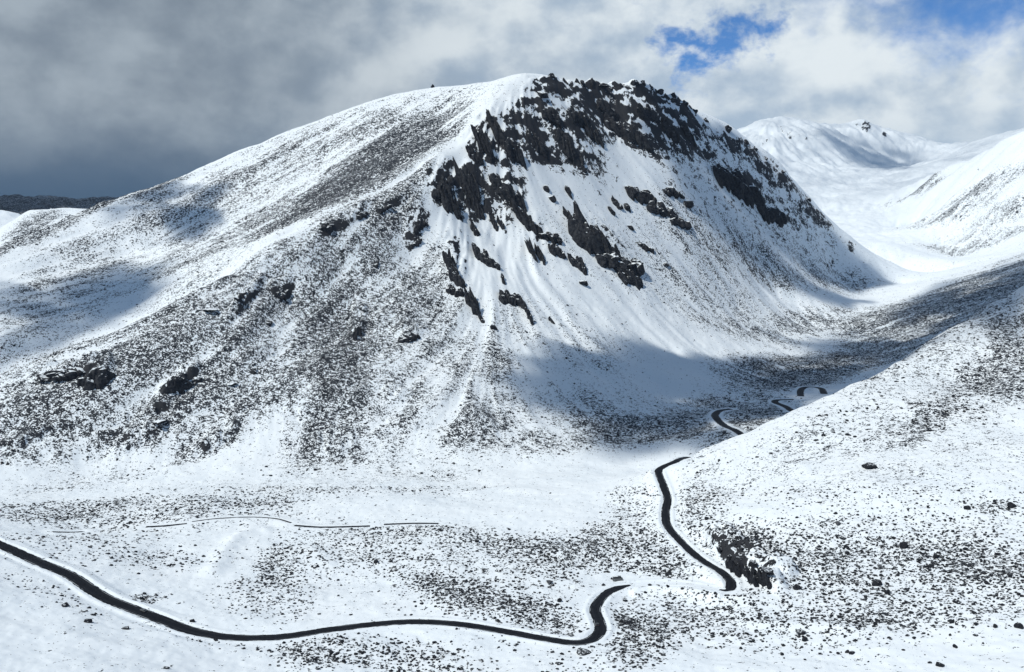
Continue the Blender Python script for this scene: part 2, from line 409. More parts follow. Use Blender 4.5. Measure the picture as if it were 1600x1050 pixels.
# low hump in front of the stretch of road that drops out of sight
hump = []
for (u, v) in [(985, 924), (1010, 921), (1040, 921), (1080, 923), (1110, 926), (1132, 930)]:
    hump.append(hit(H0, u, v)[:2])
hump = np.array(hump)


def dist_poly(P2, maxd=60):
    """distance from each grid vertex to a polyline, nearest arc position and side"""
    best = np.full(X.shape, 1e9, np.float32)
    pos = np.zeros(X.shape, np.float32)
    for k in range(len(P2) - 1):
        a, b = P2[k], P2[k + 1]
        lo, hi = np.minimum(a, b) - maxd, np.maximum(a, b) + maxd
        m = np.nonzero((X > lo[0]) & (X < hi[0]) & (Y > lo[1]) & (Y < hi[1]))
        if len(m[0]) == 0:
            continue
        ab = b - a
        L2 = float(ab @ ab) + 1e-9
        t = np.clip(((X[m] - a[0]) * ab[0] + (Y[m] - a[1]) * ab[1]) / L2, 0, 1)
        d = np.hypot(X[m] - a[0] - t * ab[0], Y[m] - a[1] - t * ab[1])
        upd = d < best[m]
        i0, i1 = m[0][upd], m[1][upd]
        best[i0, i1] = d[upd]
        pos[i0, i1] = k + t[upd]
    return best, pos


dh, ph = dist_poly(hump, 40)
H += 4.6 * np.exp(-(dh / 7.0) ** 2) * (ph > 0) * (ph < len(hump) - 1.001)


# wind drifts on the near snow field
for (px_, hh, ww) in (([(432, 824), (395, 828), (368, 840), (352, 862), (340, 885), (326, 905)], 3.2, 8), ([(470, 850), (500, 870), (520, 895)], 2.0, 9), ([(60, 985), (160, 1010), (300, 1030)], 1.6, 10), ([(700, 775), (780, 765), (860, 772)], 3.0, 14), ([(1120, 968), (1250, 975), (1420, 985)], 2.0, 8)):
    dd_, pp_ = dist_poly(np.array([hit(H0, *q)[:2] for q in px_]), 45)
    H += hh * np.exp(-(dd_ / ww) ** 2) * sst(0, .6, pp_) * sst(0, .6, len(px_) - 1 - pp_)

# ------------------------------------------------------------------ roads
def resample(P, step):
    P = np.asarray(P, float)
    # Catmull-Rom through the points
    out = []
    Q = np.vstack([2 * P[0] - P[1], P, 2 * P[-1] - P[-2]])
    for k in range(1, len(Q) - 2):
        p0, p1, p2, p3 = Q[k - 1], Q[k], Q[k + 1], Q[k + 2]
        nn = max(2, int(np.linalg.norm(p2 - p1) / step))
        for t in np.linspace(0, 1, nn, endpoint=False):
            out.append(.5 * ((2 * p1) + (-p0 + p2) * t + (2 * p0 - 5 * p1 + 4 * p2 - p3) * t ** 2 + (-p0 + 3 * p1 - 3 * p2 + p3) * t ** 3))
    out.append(P[-1])
    return np.array(out)


ROADS = []


def road(px, width, berm=.7, smooth=25, step=2.5, gap=None):
    P = np.array([hit(H0, *q) if len(q) == 2 else pt(*q) for q in px])
    P = resample(P, step)
    z = sampler(H)(P[:, 0], P[:, 1]) * .5 + sampler(H0)(P[:, 0], P[:, 1]) * .5
    for _ in range(smooth * 4):
        z[1:-1] = (z[:-2] + 2 * z[1:-1] + z[2:]) / 4
    P[:, 2] = z
    wd = np.full(len(P), float(width)) if np.isscalar(width) else np.interp(np.arange(len(P)) / (len(P) - 1), width[0], width[1])
    if gap:
        k0, k1 = [int(np.argmin(np.hypot(*(P[:, :2] - hit(H0, *q)[:2]).T))) for q in gap]
        wd[k0 - 5:k0] *= np.linspace(1, .35, 5)
        wd[k1:k1 + 4] *= np.linspace(.4, 1, 4)
        ROADS.append((P[:k0], wd[:k0]))
        ROADS.append((P[k1:], wd[k1:]))
    else:
        ROADS.append((P, wd))
    d, pos = dist_poly(P[:, :2], 30)
    m = d < 29
    zr = np.interp(pos[m], np.arange(len(P)), P[:, 2])
    dm = d[m]
    hw = np.interp(pos[m], np.arange(len(P)), wd) / 2
    flat = 1 - sst(hw + 2.2, hw + 13, dm)
    nz = noise(X[m], Y[m], 9, 77) + .6 * noise(X[m], Y[m], 3.5, 78)
    hgt = zr - .25 * (dm < hw) + berm * np.exp(-((dm - hw - 2.2) / 1.5) ** 2) * (1 + .6 * nz)
    H[m] = H[m] * (1 - flat) + hgt * flat
    DENS[m] *= sst(hw + 1.0, hw + 9, dm) * .9 + .1
    ROCK[m] *= sst(hw, hw + 9, dm)
    return P


MAIN = [(-70, 822), (0, 852), (60, 878), (110, 899), (160, 930), (225, 958), (290, 984), (340, 996), (395, 1000), (450, 996), (520, 985), (590, 976),
        (650, 973), (720, 976), (790, 986), (850, 997), (895, 1003), (922, 999), (938, 985), (936, 968), (930, 950), (938, 934), (955, 921), (985, 914),
        (1020, 911), (1060, 911), (1100, 915), (1124, 920), (1140, 916), (1141, 906), (1125, 892), (1095, 875), (1062, 845), (1043, 822), (1040, 800),
        (1043, 780), (1036, 755), (1029, 738), (1036, 725, 938), (1056, 717, 950), (1078, 713, 980), (1100, 711, 1030)]
P_MAIN = road(MAIN, ([0, .2, .45, .62, 1], [10.5, 11, 9, 8, 8.5]), .7, 22, 2.5, ((990, 913), (1127, 921)))
# behind the hillside the same road winds on up the valley
P2 = road([(1172, 694, 1120), (1151, 677, 1165), (1134, 667), (1121, 656), (1117, 648), (1124, 642), (1142, 639)], 11.5, .6, 6)
P3 = road([(1256, 654, 1260), (1238, 642, 1320), (1224, 635), (1211, 630), (1216, 626), (1240, 625)], 11.5, .6, 6)
P4 = road([(1251, 619, 1440), (1251, 610), (1258, 605), (1272, 605), (1284, 608), (1288, 613, 1450)], 11.5, .6, 6)
P5 = road([(228, 823), (260, 821), (292, 818)], 5.0, .1, 10)
P6 = road([(460, 820), (500, 823), (540, 823), (578, 822)], 5.0, .1, 10)
P7 = road([(600, 820), (640, 819), (685, 819)], 4.5, .1, 10)
P8 = road([(82, 830), (110, 831), (130, 830)], 4.5, .1, 10)
P9 = road([(300, 815), (340, 810), (390, 807), (430, 809), (455, 816)], 2.6, .05, 10)

hgt_at = sampler(H)
dens_at, rock_at = sampler(DENS), sampler(ROCK)


def ground(x, y):
    return float(hgt_at(np.array([x]), np.array([y]))[0])


# ------------------------------------------------------------------ helpers for objects
def tag(o, label=None, cat=None, group=None, kind=None):
    if label: o['label'] = label
    if cat: o['category'] = cat
    if group: o['group'] = group
    if kind: o['kind'] = kind
    return o


def mesh_np(name, V, Fq, mat, attrs=None, smooth=True):
    me = bpy.data.meshes.new(name)
    V = np.ascontiguousarray(V, np.float32)
    Fq = np.ascontiguousarray(Fq, np.int32)
    me.vertices.add(len(V))
    me.vertices.foreach_set('co', V.ravel())
    k = Fq.shape[1]
    me.loops.add(Fq.size)
    me.loops.foreach_set('vertex_index', Fq.ravel())
    me.polygons.add(len(Fq))
    me.polygons.foreach_set('loop_start', np.arange(0, Fq.size, k, dtype=np.int32))
    me.polygons.foreach_set('use_smooth', np.full(len(Fq), smooth, bool))
    for an, av in (attrs or {}).items():
        at = me.attributes.new(an, 'FLOAT', 'POINT')
        at.data.foreach_set('value', np.ascontiguousarray(av, np.float32))
    me.update(calc_edges=True)
    me.materials.append(mat)
    o = bpy.data.objects.new(name, me)
    COL.objects.link(o)
    return o


# ------------------------------------------------------------------ materials
class NT_:
    def __init__(self, name):
        self.m = bpy.data.materials.new(name)
        self.m.use_nodes = True
        self.t = self.m.node_tree
        self.t.nodes.clear()
        self.out = self.n('ShaderNodeOutputMaterial')

    def n(self, typ, **kw):
        nd = self.t.nodes.new(typ)
        for k, v in kw.items():
            if k.startswith('i_'):
                key = k[2:]
                nd.inputs[int(key) if key.isdigit() else key.replace('_', ' ')].default_value = v
            else:
                setattr(nd, k, v)
        return nd

    def l(self, a, b):
        self.t.links.new(a, b)

    def math(self, op, a, b=None, clamp=False):
        nd = self.n('ShaderNodeMath', operation=op, use_clamp=clamp)
        for i, q in enumerate((a, b)):
            if q is None: continue
            if isinstance(q, (int, float)): nd.inputs[i].default_value = q
            else: self.l(q, nd.inputs[i])
        return nd.outputs[0]

    def rng(self, val, a, b, c, d, interp='SMOOTHSTEP'):
        nd = self.n('ShaderNodeMapRange', interpolation_type=interp)
        for i, q in enumerate((val, a, b, c, d)):
            if isinstance(q, (int, float)): nd.inputs[i].default_value = q
            else: self.l(q, nd.inputs[i])
        return nd.outputs[0]

    def mix(self, fac, a, b):
        nd = self.n('ShaderNodeMix', data_type='RGBA')
        for i, q in ((0, fac), (6, a), (7, b)):
            if isinstance(q, (int, float)): nd.inputs[i].default_value = q
            elif isinstance(q, tuple): nd.inputs[i].default_value = (*q, 1)
            else: self.l(q, nd.inputs[i])
        return nd.outputs[2]

    def noise(self, vec, scale, detail=3, rough=.5, dist=0):
        nd = self.n('ShaderNodeTexNoise', noise_dimensions='3D')
        nd.inputs['Scale'].default_value = scale
        nd.inputs['Detail'].default_value = detail
        nd.inputs['Roughness'].default_value = rough
        nd.inputs['Distortion'].default_value = dist
        if vec is not None: self.l(vec, nd.inputs['Vector'])
        return nd.outputs[0]

    def attr(self, name):
        return self.n('ShaderNodeAttribute', attribute_name=name).outputs['Fac']


SNOW = (.80, .87, .93)


def terrain_material():
    m = NT_('snowy_ground')
    pos = m.n('ShaderNodeNewGeometry').outputs['Position']
    dens, rock = m.attr('dens'), m.attr('rock')
    px_ = m.n('ShaderNodeSeparateXYZ')
    m.l(pos, px_.inputs[0])
    farw = m.rng(px_.outputs[1], 900, 2600, 0, 1)   # coarser stones on the high mountain
    nA = m.noise(pos, .52, 3, .62, .3)
    nB = m.noise(pos, .17, 4, .62, .4)
    nD = m.noise(pos, .26, 4, .66, .4)
    near_ = m.math('ADD', m.math('MULTIPLY', nA, .58), m.math('MULTIPLY', nB, .42))
    far_ = m.math('ADD', m.math('MULTIPLY', nD, .78), m.math('MULTIPLY', m.noise(pos, .07, 3, .6), .22))
    nn = m.math('ADD', m.math('MULTIPLY', near_, m.math('SUBTRACT', 1, farw)), m.math('MULTIPLY', far_, farw))
    thr = m.math('MAXIMUM', m.math('SUBTRACT', .652, m.math('MULTIPLY', dens, .32)), m.math('SUBTRACT', .535, m.math('MULTIPLY', dens, .085)))
    sp = m.rng(nn, m.math('SUBTRACT', thr, .012), m.math('ADD', thr, .018), 0, 1)
    rthr = m.rng(rock, 0, 1, .74, .34, 'LINEAR')
    nR = m.math('ADD', m.math('MULTIPLY', m.noise(pos, .06, 5, .70, .5), .62), m.math('MULTIPLY', nD, .38))
    gn = m.n('ShaderNodeSeparateXYZ')
    m.l(m.n('ShaderNodeNewGeometry').outputs['Normal'], gn.inputs[0])
    rthr = m.math('ADD', rthr, m.rng(gn.outputs[2], .55, .95, -.05, .16, 'LINEAR'))
    rk = m.rng(nR, m.math('SUBTRACT', rthr, .012), m.math('ADD', rthr, .012), 0, 1)
    scree = m.mix(m.noise(pos, .05, 2, .5), (.013, .017, .024), (.030, .034, .042))
    rockc = m.mix(m.noise(pos, .35, 4, .7), (.007, .009, .014), (.044, .046, .051))
    snow = m.mix(m.noise(pos, .02, 3, .5), (.77, .85, .92), (.84, .895, .94))
    base = m.mix(sp, snow, scree)
    base = m.mix(rk, base, rockc)
    bsdf = m.n('ShaderNodeBsdfPrincipled')
    m.l(base, bsdf.inputs['Base Color'])
    bsdf.inputs['Roughness'].default_value = .75
    bsdf.inputs['Specular IOR Level'].default_value = .2
    hsum = m.math('ADD', m.math('MULTIPLY', sp, .5), m.math('ADD', m.math('MULTIPLY', m.noise(pos, .12, 4, .5), .9), m.math('MULTIPLY', rk, m.math('MULTIPLY', nR, 6.))))
    bmp = m.n('ShaderNodeBump')
    bmp.inputs['Strength'].default_value = .35
    bmp.inputs['Distance'].default_value = 1.0
    m.l(hsum, bmp.inputs['Height'])
    m.l(bmp.outputs[0], bsdf.inputs['Normal'])
    m.l(bsdf.outputs[0], m.out.inputs[0])
    return m.m


def rock_material(name, c0, c1, snow_lo=.62, snow_hi=.8, sc=.5):
    m = NT_(name)
    geo = m.n('ShaderNodeNewGeometry')
    pos, nor = geo.outputs['Position'], geo.outputs['Normal']
    nz = m.n('ShaderNodeSeparateXYZ')
    m.l(nor, nz.inputs[0])
    n1 = m.noise(pos, sc, 5, .65, .4)
    col = m.mix(m.rng(n1, .35, .65, 0, 1), c0, c1)
    s = m.math('ADD', nz.outputs[2], m.math('MULTIPLY', m.math('SUBTRACT', m.noise(pos, sc * .7, 4, .6), .5), .9))
    sn = m.rng(s, snow_lo, snow_hi, 0, 1)
    col = m.mix(sn, col, SNOW)
    b = m.n('ShaderNodeBsdfPrincipled')
    m.l(col, b.inputs['Base Color'])
    b.inputs['Roughness'].default_value = .85
    b.inputs['Specular IOR Level'].default_value = .15
    bmp = m.n('ShaderNodeBump')
    bmp.inputs['Strength'].default_value = .8
    bmp.inputs['Distance'].default_value = .6 / sc * .5
    m.l(n1, bmp.inputs['Height'])
    m.l(bmp.outputs[0], b.inputs['Normal'])
    m.l(b.outputs[0], m.out.inputs[0])
    return m.m


def plain(name, col, rough=.5, metal=0, spec=.5):
    m = NT_(name)
    b = m.n('ShaderNodeBsdfPrincipled')
    pos = m.n('ShaderNodeNewGeometry').outputs['Position']
    c = m.mix(m.noise(pos, 2.5, 3, .6), tuple(q * .82 for q in col), tuple(min(1, q * 1.15) for q in col))
    m.l(c, b.inputs['Base Color'])
    b.inputs['Roughness'].default_value = rough
    b.inputs['Metallic'].default_value = metal
    b.inputs['Specular IOR Level'].default_value = spec
    m.l(b.outputs[0], m.out.inputs[0])
    return m.m


def road_material():
    m = NT_('wet_asphalt')
    pos = m.n('ShaderNodeNewGeometry').outputs['Position']
    ac = m.attr('across')
    a = m.math('ABSOLUTE', ac)
    asp = m.mix(m.noise(pos, .10, 5, .65), (.004, .005, .008), (.011, .013, .018))
    trk = m.math('MULTIPLY', m.rng(m.math('ABSOLUTE', m.math('SUBTRACT', a, .42)), .04, .16, 1, 0), m.rng(m.noise(pos, .05, 3, .6), .35, .65, 0, .75))
    asp = m.mix(trk, asp, (.022, .025, .031))
    edge = m.math('ADD', a, m.math('MULTIPLY', m.math('SUBTRACT', m.noise(pos, .22, 4, .6), .5), .5))
    sn = m.rng(edge, .86, .98, 0, 1)
    # thin slush line left between wheel tracks near the rim
    ln = m.math('MULTIPLY', m.rng(m.math('ABSOLUTE', m.math('SUBTRACT', a, .74)), .0, .05, 1, 0), m.rng(m.noise(pos, .06, 2, .5), .48, .6, 0, .6))
    fac = m.math('MAXIMUM', sn, ln)
    col = m.mix(fac, asp, SNOW)
    b = m.n('ShaderNodeBsdfPrincipled')
    m.l(col, b.inputs['Base Color'])
    b.inputs['Roughness'].default_value = .7
    b.inputs['Specular IOR Level'].default_value = .10
    m.l(b.outputs[0], m.out.inputs[0])
    return m.m


GROUND = terrain_material()
CRAG = rock_material('crag_rock', (.007, .009, .014), (.040, .043, .049), .74, .88, .22)
BOULDER = rock_material('boulder_rock', (.007, .009, .013), (.026, .028, .034), .93, 1.15, 1.2)
GREYB = rock_material('grey_boulder_rock', (.05, .055, .065), (.10, .105, .115), .80, 1.0, 1.2)
ASPHALT = road_material()

# ------------------------------------------------------------------ terrain meshes, one per land form
KIND = {'mountain': 'snow covered mountain with dark crags', 'valley_floor': 'snowy valley floor with stones and roads',
        'hillside': 'speckled snowy hillside above the road', 'distant_mountains': 'white distant mountains at the head of the valley',
        'distant_hills': 'distant hills beyond the mountain shoulder'}
str_w = sst(.10, .30, SL)
dens_f = DENS * (.80 + (.70 * np.clip(ST_MID, -1, 1) + .50 * np.clip(ST_BIG, -1, 1) + .40 * ST_FINE) * str_w + .40 * np.clip(fbm(X, Y, 45, 4, .6, 13), -.9, .9) * (1 - .4 * str_w))
dens_f = dens_f * (1 - .52 * (REG == 1) * (Y < 1080) - .25 * (REG == 1) * (Y >= 1080) - .54 * (REG == 2) - .10 * (REG == 0)) * (1 - .22 * sst(-150, -420, X) * sst(1350, 1500, Y))
dens_f = np.clip(dens_f + .12 * (1 - FAR) + .05 * noise(X, Y, 60, 14), 0, 1.05)
dens_f *= 1 - .2 * FAR
dens_f = np.maximum(dens_f, BARE * (.95 + .3 * fbm(X, Y, 500, 3, .6, 17)))
slf_x = np.gradient(H, axis=0) / ((TH1 - TH0) / (NT - 1) * RAD)
slf_y = np.gradient(H, axis=1) / ((LR1 - LR0) / (NR - 1) * RAD)
STEEP = np.hypot(slf_x, slf_y)
rock_f = np.clip(BARE * 1.1 + ROCK * (.35 + .60 * (Y < 1000) + .6 * FAR + .22 * sst(.7, 1.4, STEEP) + .50 * noise(X * .5 - Y * .35, H * 2.4, 36, 25) + .3 * noise(X * .7 + Y * .3, H * 1.6, 17, 26) + .50 * ST_MID + .45 * ST_FINE + .25 * ST_BIG + .55 * fbm(X, Y + H * .8, 50, 5, .7, 23)) + .35 * sst(1.05, 1.7, STEEP) * (Y > 1000), 0, 1.1)
rock_f = np.maximum(rock_f, BARE * (2.6 + 2.2 * fbm(X, Y, 330, 3, .6, 19)))
VV = np.stack([X, Y, H], -1).reshape(-1, 3)
ii, jj = np.meshgrid(np.arange(NT - 1), np.arange(NR - 1), indexing='ij')
Q = np.stack([ii * NR + jj, (ii + 1) * NR + jj, (ii + 1) * NR + jj + 1, ii * NR + jj + 1], -1).reshape(-1, 4)
qreg = REG[:-1, :-1].ravel()
# the distant ridge stays one with whatever lies behind the mountain
for k, nm in enumerate(REGIONS):
    q = Q[qreg == k]
    used = np.zeros(NT * NR, bool)
    used[q.ravel()] = True
    remap = np.cumsum(used) - 1
    o = mesh_np(nm, VV[used], remap[q], GROUND, {'dens': dens_f.ravel()[used], 'rock': rock_f.ravel()[used]})
    tag(o, KIND[nm], None, None, 'structure')

# road ribbons
for (P, w) in ROADS:
    T = np.gradient(P[:, :2], axis=0)
    T /= np.linalg.norm(T, axis=1)[:, None] + 1e-9
    Nn = np.stack([-T[:, 1], T[:, 0]], 1)
    ac = np.linspace(-1, 1, 9)
    V = np.zeros((len(P), 9, 3))
    for k, a in enumerate(ac):
        V[:, k, :2] = P[:, :2] + Nn * (a * w[:, None] / 2)
        V[:, k, 2] = P[:, 2] + .10 * (1 - a * a) - .02
    a_, b_ = np.meshgrid(np.arange(len(P) - 1), np.arange(8), indexing='ij')
    q = np.stack([a_ * 9 + b_, a_ * 9 + b_ + 1, (a_ + 1) * 9 + b_ + 1, (a_ + 1) * 9 + b_], -1).reshape(-1, 4)
    o = mesh_np('road', V.reshape(-1, 3), q[:, ::-1], ASPHALT, {'across': np.tile(ac, len(P))})
    tag(o, None, None, None, 'structure')

exec_objects = True
# ------------------------------------------------------------------ rocks
import bmesh


def ico(sub):
    bm = bmesh.new()
    bmesh.ops.create_icosphere(bm, subdivisions=sub, radius=1)
    V = np.array([v.co[:] for v in bm.verts])
    Fc = np.array([[v.index for v in f.verts] for f in bm.faces])
    bm.free()
    return V, Fc


ICO = {k: ico(k) for k in (1, 2, 3, 4)}


def rock_shape(sub, seed, cuts=9, rough=.16, spire=0.0):
    rg = np.random.default_rng(seed)
    V, Fc = ICO[sub][0].copy(), ICO[sub][1]
    for _ in range(cuts):
        d = rg.normal(size=3)
        d /= np.linalg.norm(d)
        c = rg.uniform(.45, .85)
        s = V @ d
        V -= np.outer(np.maximum(s - c, 0), d)
    n1 = noise(V[:, 0] * 1.0 + V[:, 2] * .7, V[:, 1] + V[:, 2] * .5, .8, seed % 97) + .5 * noise(V[:, 0] - V[:, 2], V[:, 1] * 1.3 + V[:, 2], .35, seed % 89)
    V *= (1 + rough * n1)[:, None]
    if spire:
        t = np.clip(V[:, 2], 0, None)
        sp = ridged(V[:, 0] + seed * .37, V[:, 1] + seed * .11, .55, 3, .6, seed % 53)
        V[:, 2] += t * spire * (sp - .2) * 1.6
        sq = 1 - .35 * np.clip(V[:, 2], 0, 1.2)
        V[:, 0] *= sq
        V[:, 1] *= sq
    return V, Fc


def add_rock(name, loc, size, rotz, mat, sub=3, seed=0, cuts=9, rough=.16, spire=0, lean=(0, 0), sharp=True):
    V, Fc = rock_shape(sub, seed, cuts, rough, spire)
    V = V * np.array(size)
    V[:, 0] += V[:, 2] * lean[0]
    V[:, 1] += V[:, 2] * lean[1]
    o = mesh_np(name, V, Fc, mat, smooth=not sharp)
    o.location = loc
    o.rotation_euler = (0, 0, rotz)
    return o


def fall_dir(x, y):
    e = 12
    g_x = (ground(x + e, y) - ground(x - e, y)) / (2 * e)
    g_y = (ground(x, y + e) - ground(x, y - e)) / (2 * e)
    return -g_x, -g_y


# (u, v centre, width px, height px, spire, label, group)
OUT = [
    (918, 352, 58, 62, .6, 'largest dark crag with jagged towers in the middle of the snow slope', None),
    (950, 378, 34, 50, .5, 'dark tower leaning on the lower side of the largest crag', None),
    (970, 405, 60, 30, .2, 'long dark ledge trailing below the largest crag', None),
    (985, 430, 34, 24, .2, 'lowest dark rock at the tail of the largest crag', None),
    (888, 330, 16, 24, .4, 'small dark stub beside the left tower of the largest crag', None),
    (1140, 270, 44, 40, .2, 'broad dark cliff knob high in the shaded slope under the ridge', None),
    (1172, 296, 56, 34, .2, 'dark cliff step below the broad knob in the shaded slope', None),
    (1204, 326, 40, 26, .2, 'lowest dark cliff step of the shaded slope', None),
    (1000, 298, 44, 22, .2, 'upper end of a long diagonal rock rib', None),
    (1035, 325, 44, 18, .2, 'middle of a long diagonal rock rib', None),
    (1062, 345, 30, 14, .2, 'lower tip of a long diagonal rock rib', None),
    (910, 251, 8, 22, .8, 'lone slender rock spire on clean snow under the cliffs', None),
    (862, 497, 9, 16, .6, 'lone small dark rock tooth on the lower snow apron', None),
    (150, 577, 48, 44, .1, 'large dark slab of rock low on the left shoulder of the face', None),
    (95, 578, 66, 22, .1, 'long low rock band beside the large dark slab', None),
    (274, 590, 34, 34, .2, 'dark rock wedge between scree streaks low on the face', None),
    (303, 592, 22, 15, .1, 'small dark block beside the rock wedge', None),
    (558, 512, 14, 30, .5, 'narrow dark rock pillar above the grey scree fan', None),
    (748, 318, 14, 34, .6, None, 'crags on the snow slope'), (742, 352, 13, 28, .6, None, 'crags on the snow slope'),
    (772, 343, 12, 26, .7, None, 'crags on the snow slope'), (783, 346, 11, 22, .7, None, 'crags on the snow slope'),
    (815, 328, 26, 40, .6, None, 'crags on the snow slope'), (835, 350, 24, 26, .3, None, 'crags on the snow slope'), (862, 368, 30, 16, .2, None, 'crags on the snow slope'),
    (690, 280, 30, 40, .4, None, 'crags on the snow slope'), (706, 310, 26, 46, .5, None, 'crags on the snow slope'), (730, 272, 30, 40, .5, None, 'crags on the snow slope'), (738, 300, 22, 36, .4, None, 'crags on the snow slope'),
    (785, 285, 30, 36, .3, None, 'crags on the snow slope'), (805, 300, 26, 34, .3, None, 'crags on the snow slope'),
    (832, 385, 14, 34, .6, None, 'crags on the snow slope'), (845, 392, 13, 30, .5, None, 'crags on the snow slope'), (870, 388, 26, 18, .2, None, 'crags on the snow slope'),
    (903, 407, 24, 24, .3, None, 'crags on the snow slope'), (755, 395, 26, 28, .3, None, 'crags on the snow slope'), (770, 410, 22, 18, .2, None, 'crags on the snow slope'),
    (705, 405, 24, 34, .4, None, 'crags on the snow slope'), (715, 430, 22, 24, .3, None, 'crags on the snow slope'), (712, 452, 26, 16, .2, None, 'crags on the snow slope'),
    (741, 468, 22, 40, .4, None, 'crags on the snow slope'), (800, 464, 40, 22, .2, None, 'crags on the snow slope'), (827, 487, 11, 28, .3, None, 'crags on the snow slope'),
    (772, 508, 12, 14, .3, None, 'crags on the snow slope'), (755, 500, 9, 10, .3, None, 'crags on the snow slope'), (786, 432, 9, 18, .4, None, 'crags on the snow slope'),
    (655, 345, 18, 30, .4, None, 'crags on the snow slope'), (650, 372, 16, 22, .3, None, 'crags on the snow slope'), (588, 408, 9, 17, .4, None, 'crags on the snow slope'),
    (640, 522, 30, 16, .1, None, 'crags on the snow slope'), (888, 294, 13, 18, .5, None, 'crags on the snow slope'), (853, 292, 9, 12, .3, None, 'crags on the snow slope'), (862, 308, 14, 12, .2, None, 'crags on the snow slope'),
    (963, 312, 16, 18, .4, None, 'crags on the snow slope'), (980, 320, 16, 14, .3, None, 'crags on the snow slope'), (955, 325, 12, 14, .4, None, 'crags on the snow slope'),
    (1008, 382, 22, 14, .2, None, 'crags on the snow slope'), (985, 352, 10, 12, .3, None, 'crags on the snow slope'), (910, 438, 14, 10, .2, None, 'crags on the snow slope'),
    (1050, 298, 30, 14, .2, None, 'crags on the snow slope'), (1075, 315, 20, 12, .2, None, 'crags on the snow slope'), (1040, 410, 14, 8, .2, None, 'crags on the snow slope'),
    (756, 214, 24, 40, .4, None, 'broken cliffs under the summit'), (778, 196, 26, 40, .4, None, 'broken cliffs under the summit'), (742, 236, 22, 24, .2, None, 'broken cliffs under the summit'), (806, 232, 28, 34, .3, None, 'broken cliffs under the summit'),
    (838, 214, 24, 30, .3, None, 'broken cliffs under the summit'), (862, 176, 26, 24, .2, None, 'broken cliffs under the summit'), (884, 216, 24, 34, .3, None, 'broken cliffs under the summit'), (905, 178, 30, 26, .2, None, 'broken cliffs under the summit'), (928, 204, 22, 24, .2, None, 'broken cliffs under the summit'),
    (950, 166, 30, 22, .2, None, 'broken cliffs under the summit'), (966, 192, 36, 30, .2, None, 'broken cliffs under the summit'), (996, 206, 34, 30, .2, None, 'broken cliffs under the summit'), (1012, 170, 30, 22, .2, None, 'broken cliffs under the summit'), (1046, 196, 24, 30, .3, None, 'broken cliffs under the summit'),
    (1076, 206, 16, 26, .3, None, 'broken cliffs under the summit'), (846, 146, 22, 12, .1, None, 'broken cliffs under the summit'),
    (440, 455, 22, 16, .2, None, 'rock ribs on the scree face'), (375, 457, 16, 18, .2, None, 'rock ribs on the scree face'), (328, 480, 20, 10, .1, None, 'rock ribs on the scree face'),
    (363, 596, 14, 9, .1, None, 'rock ribs on the scree face'), (510, 350, 20, 16, .3, None, 'rock ribs on the scree face'), (565, 330, 16, 18, .3, None, 'rock ribs on the scree face'),
    (600, 322, 18, 14, .3, None, 'rock ribs on the scree face'), (420, 500, 12, 14, .2, None, 'rock ribs on the scree face'), (395, 575, 12, 14, .2, None, 'rock ribs on the scree face'), (250, 655, 22, 10, .1, None, 'rock ribs on the scree face'),
    (1147, 883, 20, 26, .1, 'dark rock face nearest the upper road bend in the cut bank', None),
    (1170, 893, 24, 28, .1, 'middle dark rock face of the cut bank above the road', None),
    (1190, 899, 26, 26, .1, 'dark rock face of the cut bank farthest from the road', None),
    (1126, 856, 16, 10, .1, None, 'broken rocks of the cut bank'), (1140, 866, 14, 12, .1, None, 'broken rocks of the cut bank'), (1158, 872, 14, 12, .1, None, 'broken rocks of the cut bank'), (1176, 876, 18, 12, .1, None, 'broken rocks of the cut bank'), (1200, 890, 22, 12, .1, None, 'broken rocks of the cut bank'),
    (911, 1018, 22, 7, 0, 'flat black rock ledge just below the lowest road bend', None),
    (980, 968, 18, 12, .1, 'dark broken rock in the gully beside the road bend', None),
]
GL = {'broken cliffs under the summit': 'dark jagged block of the broken cliffs just under the summit ridge',
      'crags on the snow slope': 'dark rock crag standing out of the snow below the summit cliffs',
      'rock ribs on the scree face': 'dark rock rib poking through snow on the streaked scree face',
      'broken rocks of the cut bank': 'broken dark rock in the cut bank above the upper road bend',
      'rock teeth along the ridge': 'small dark rock tooth on the skyline ridge right of the summit'}
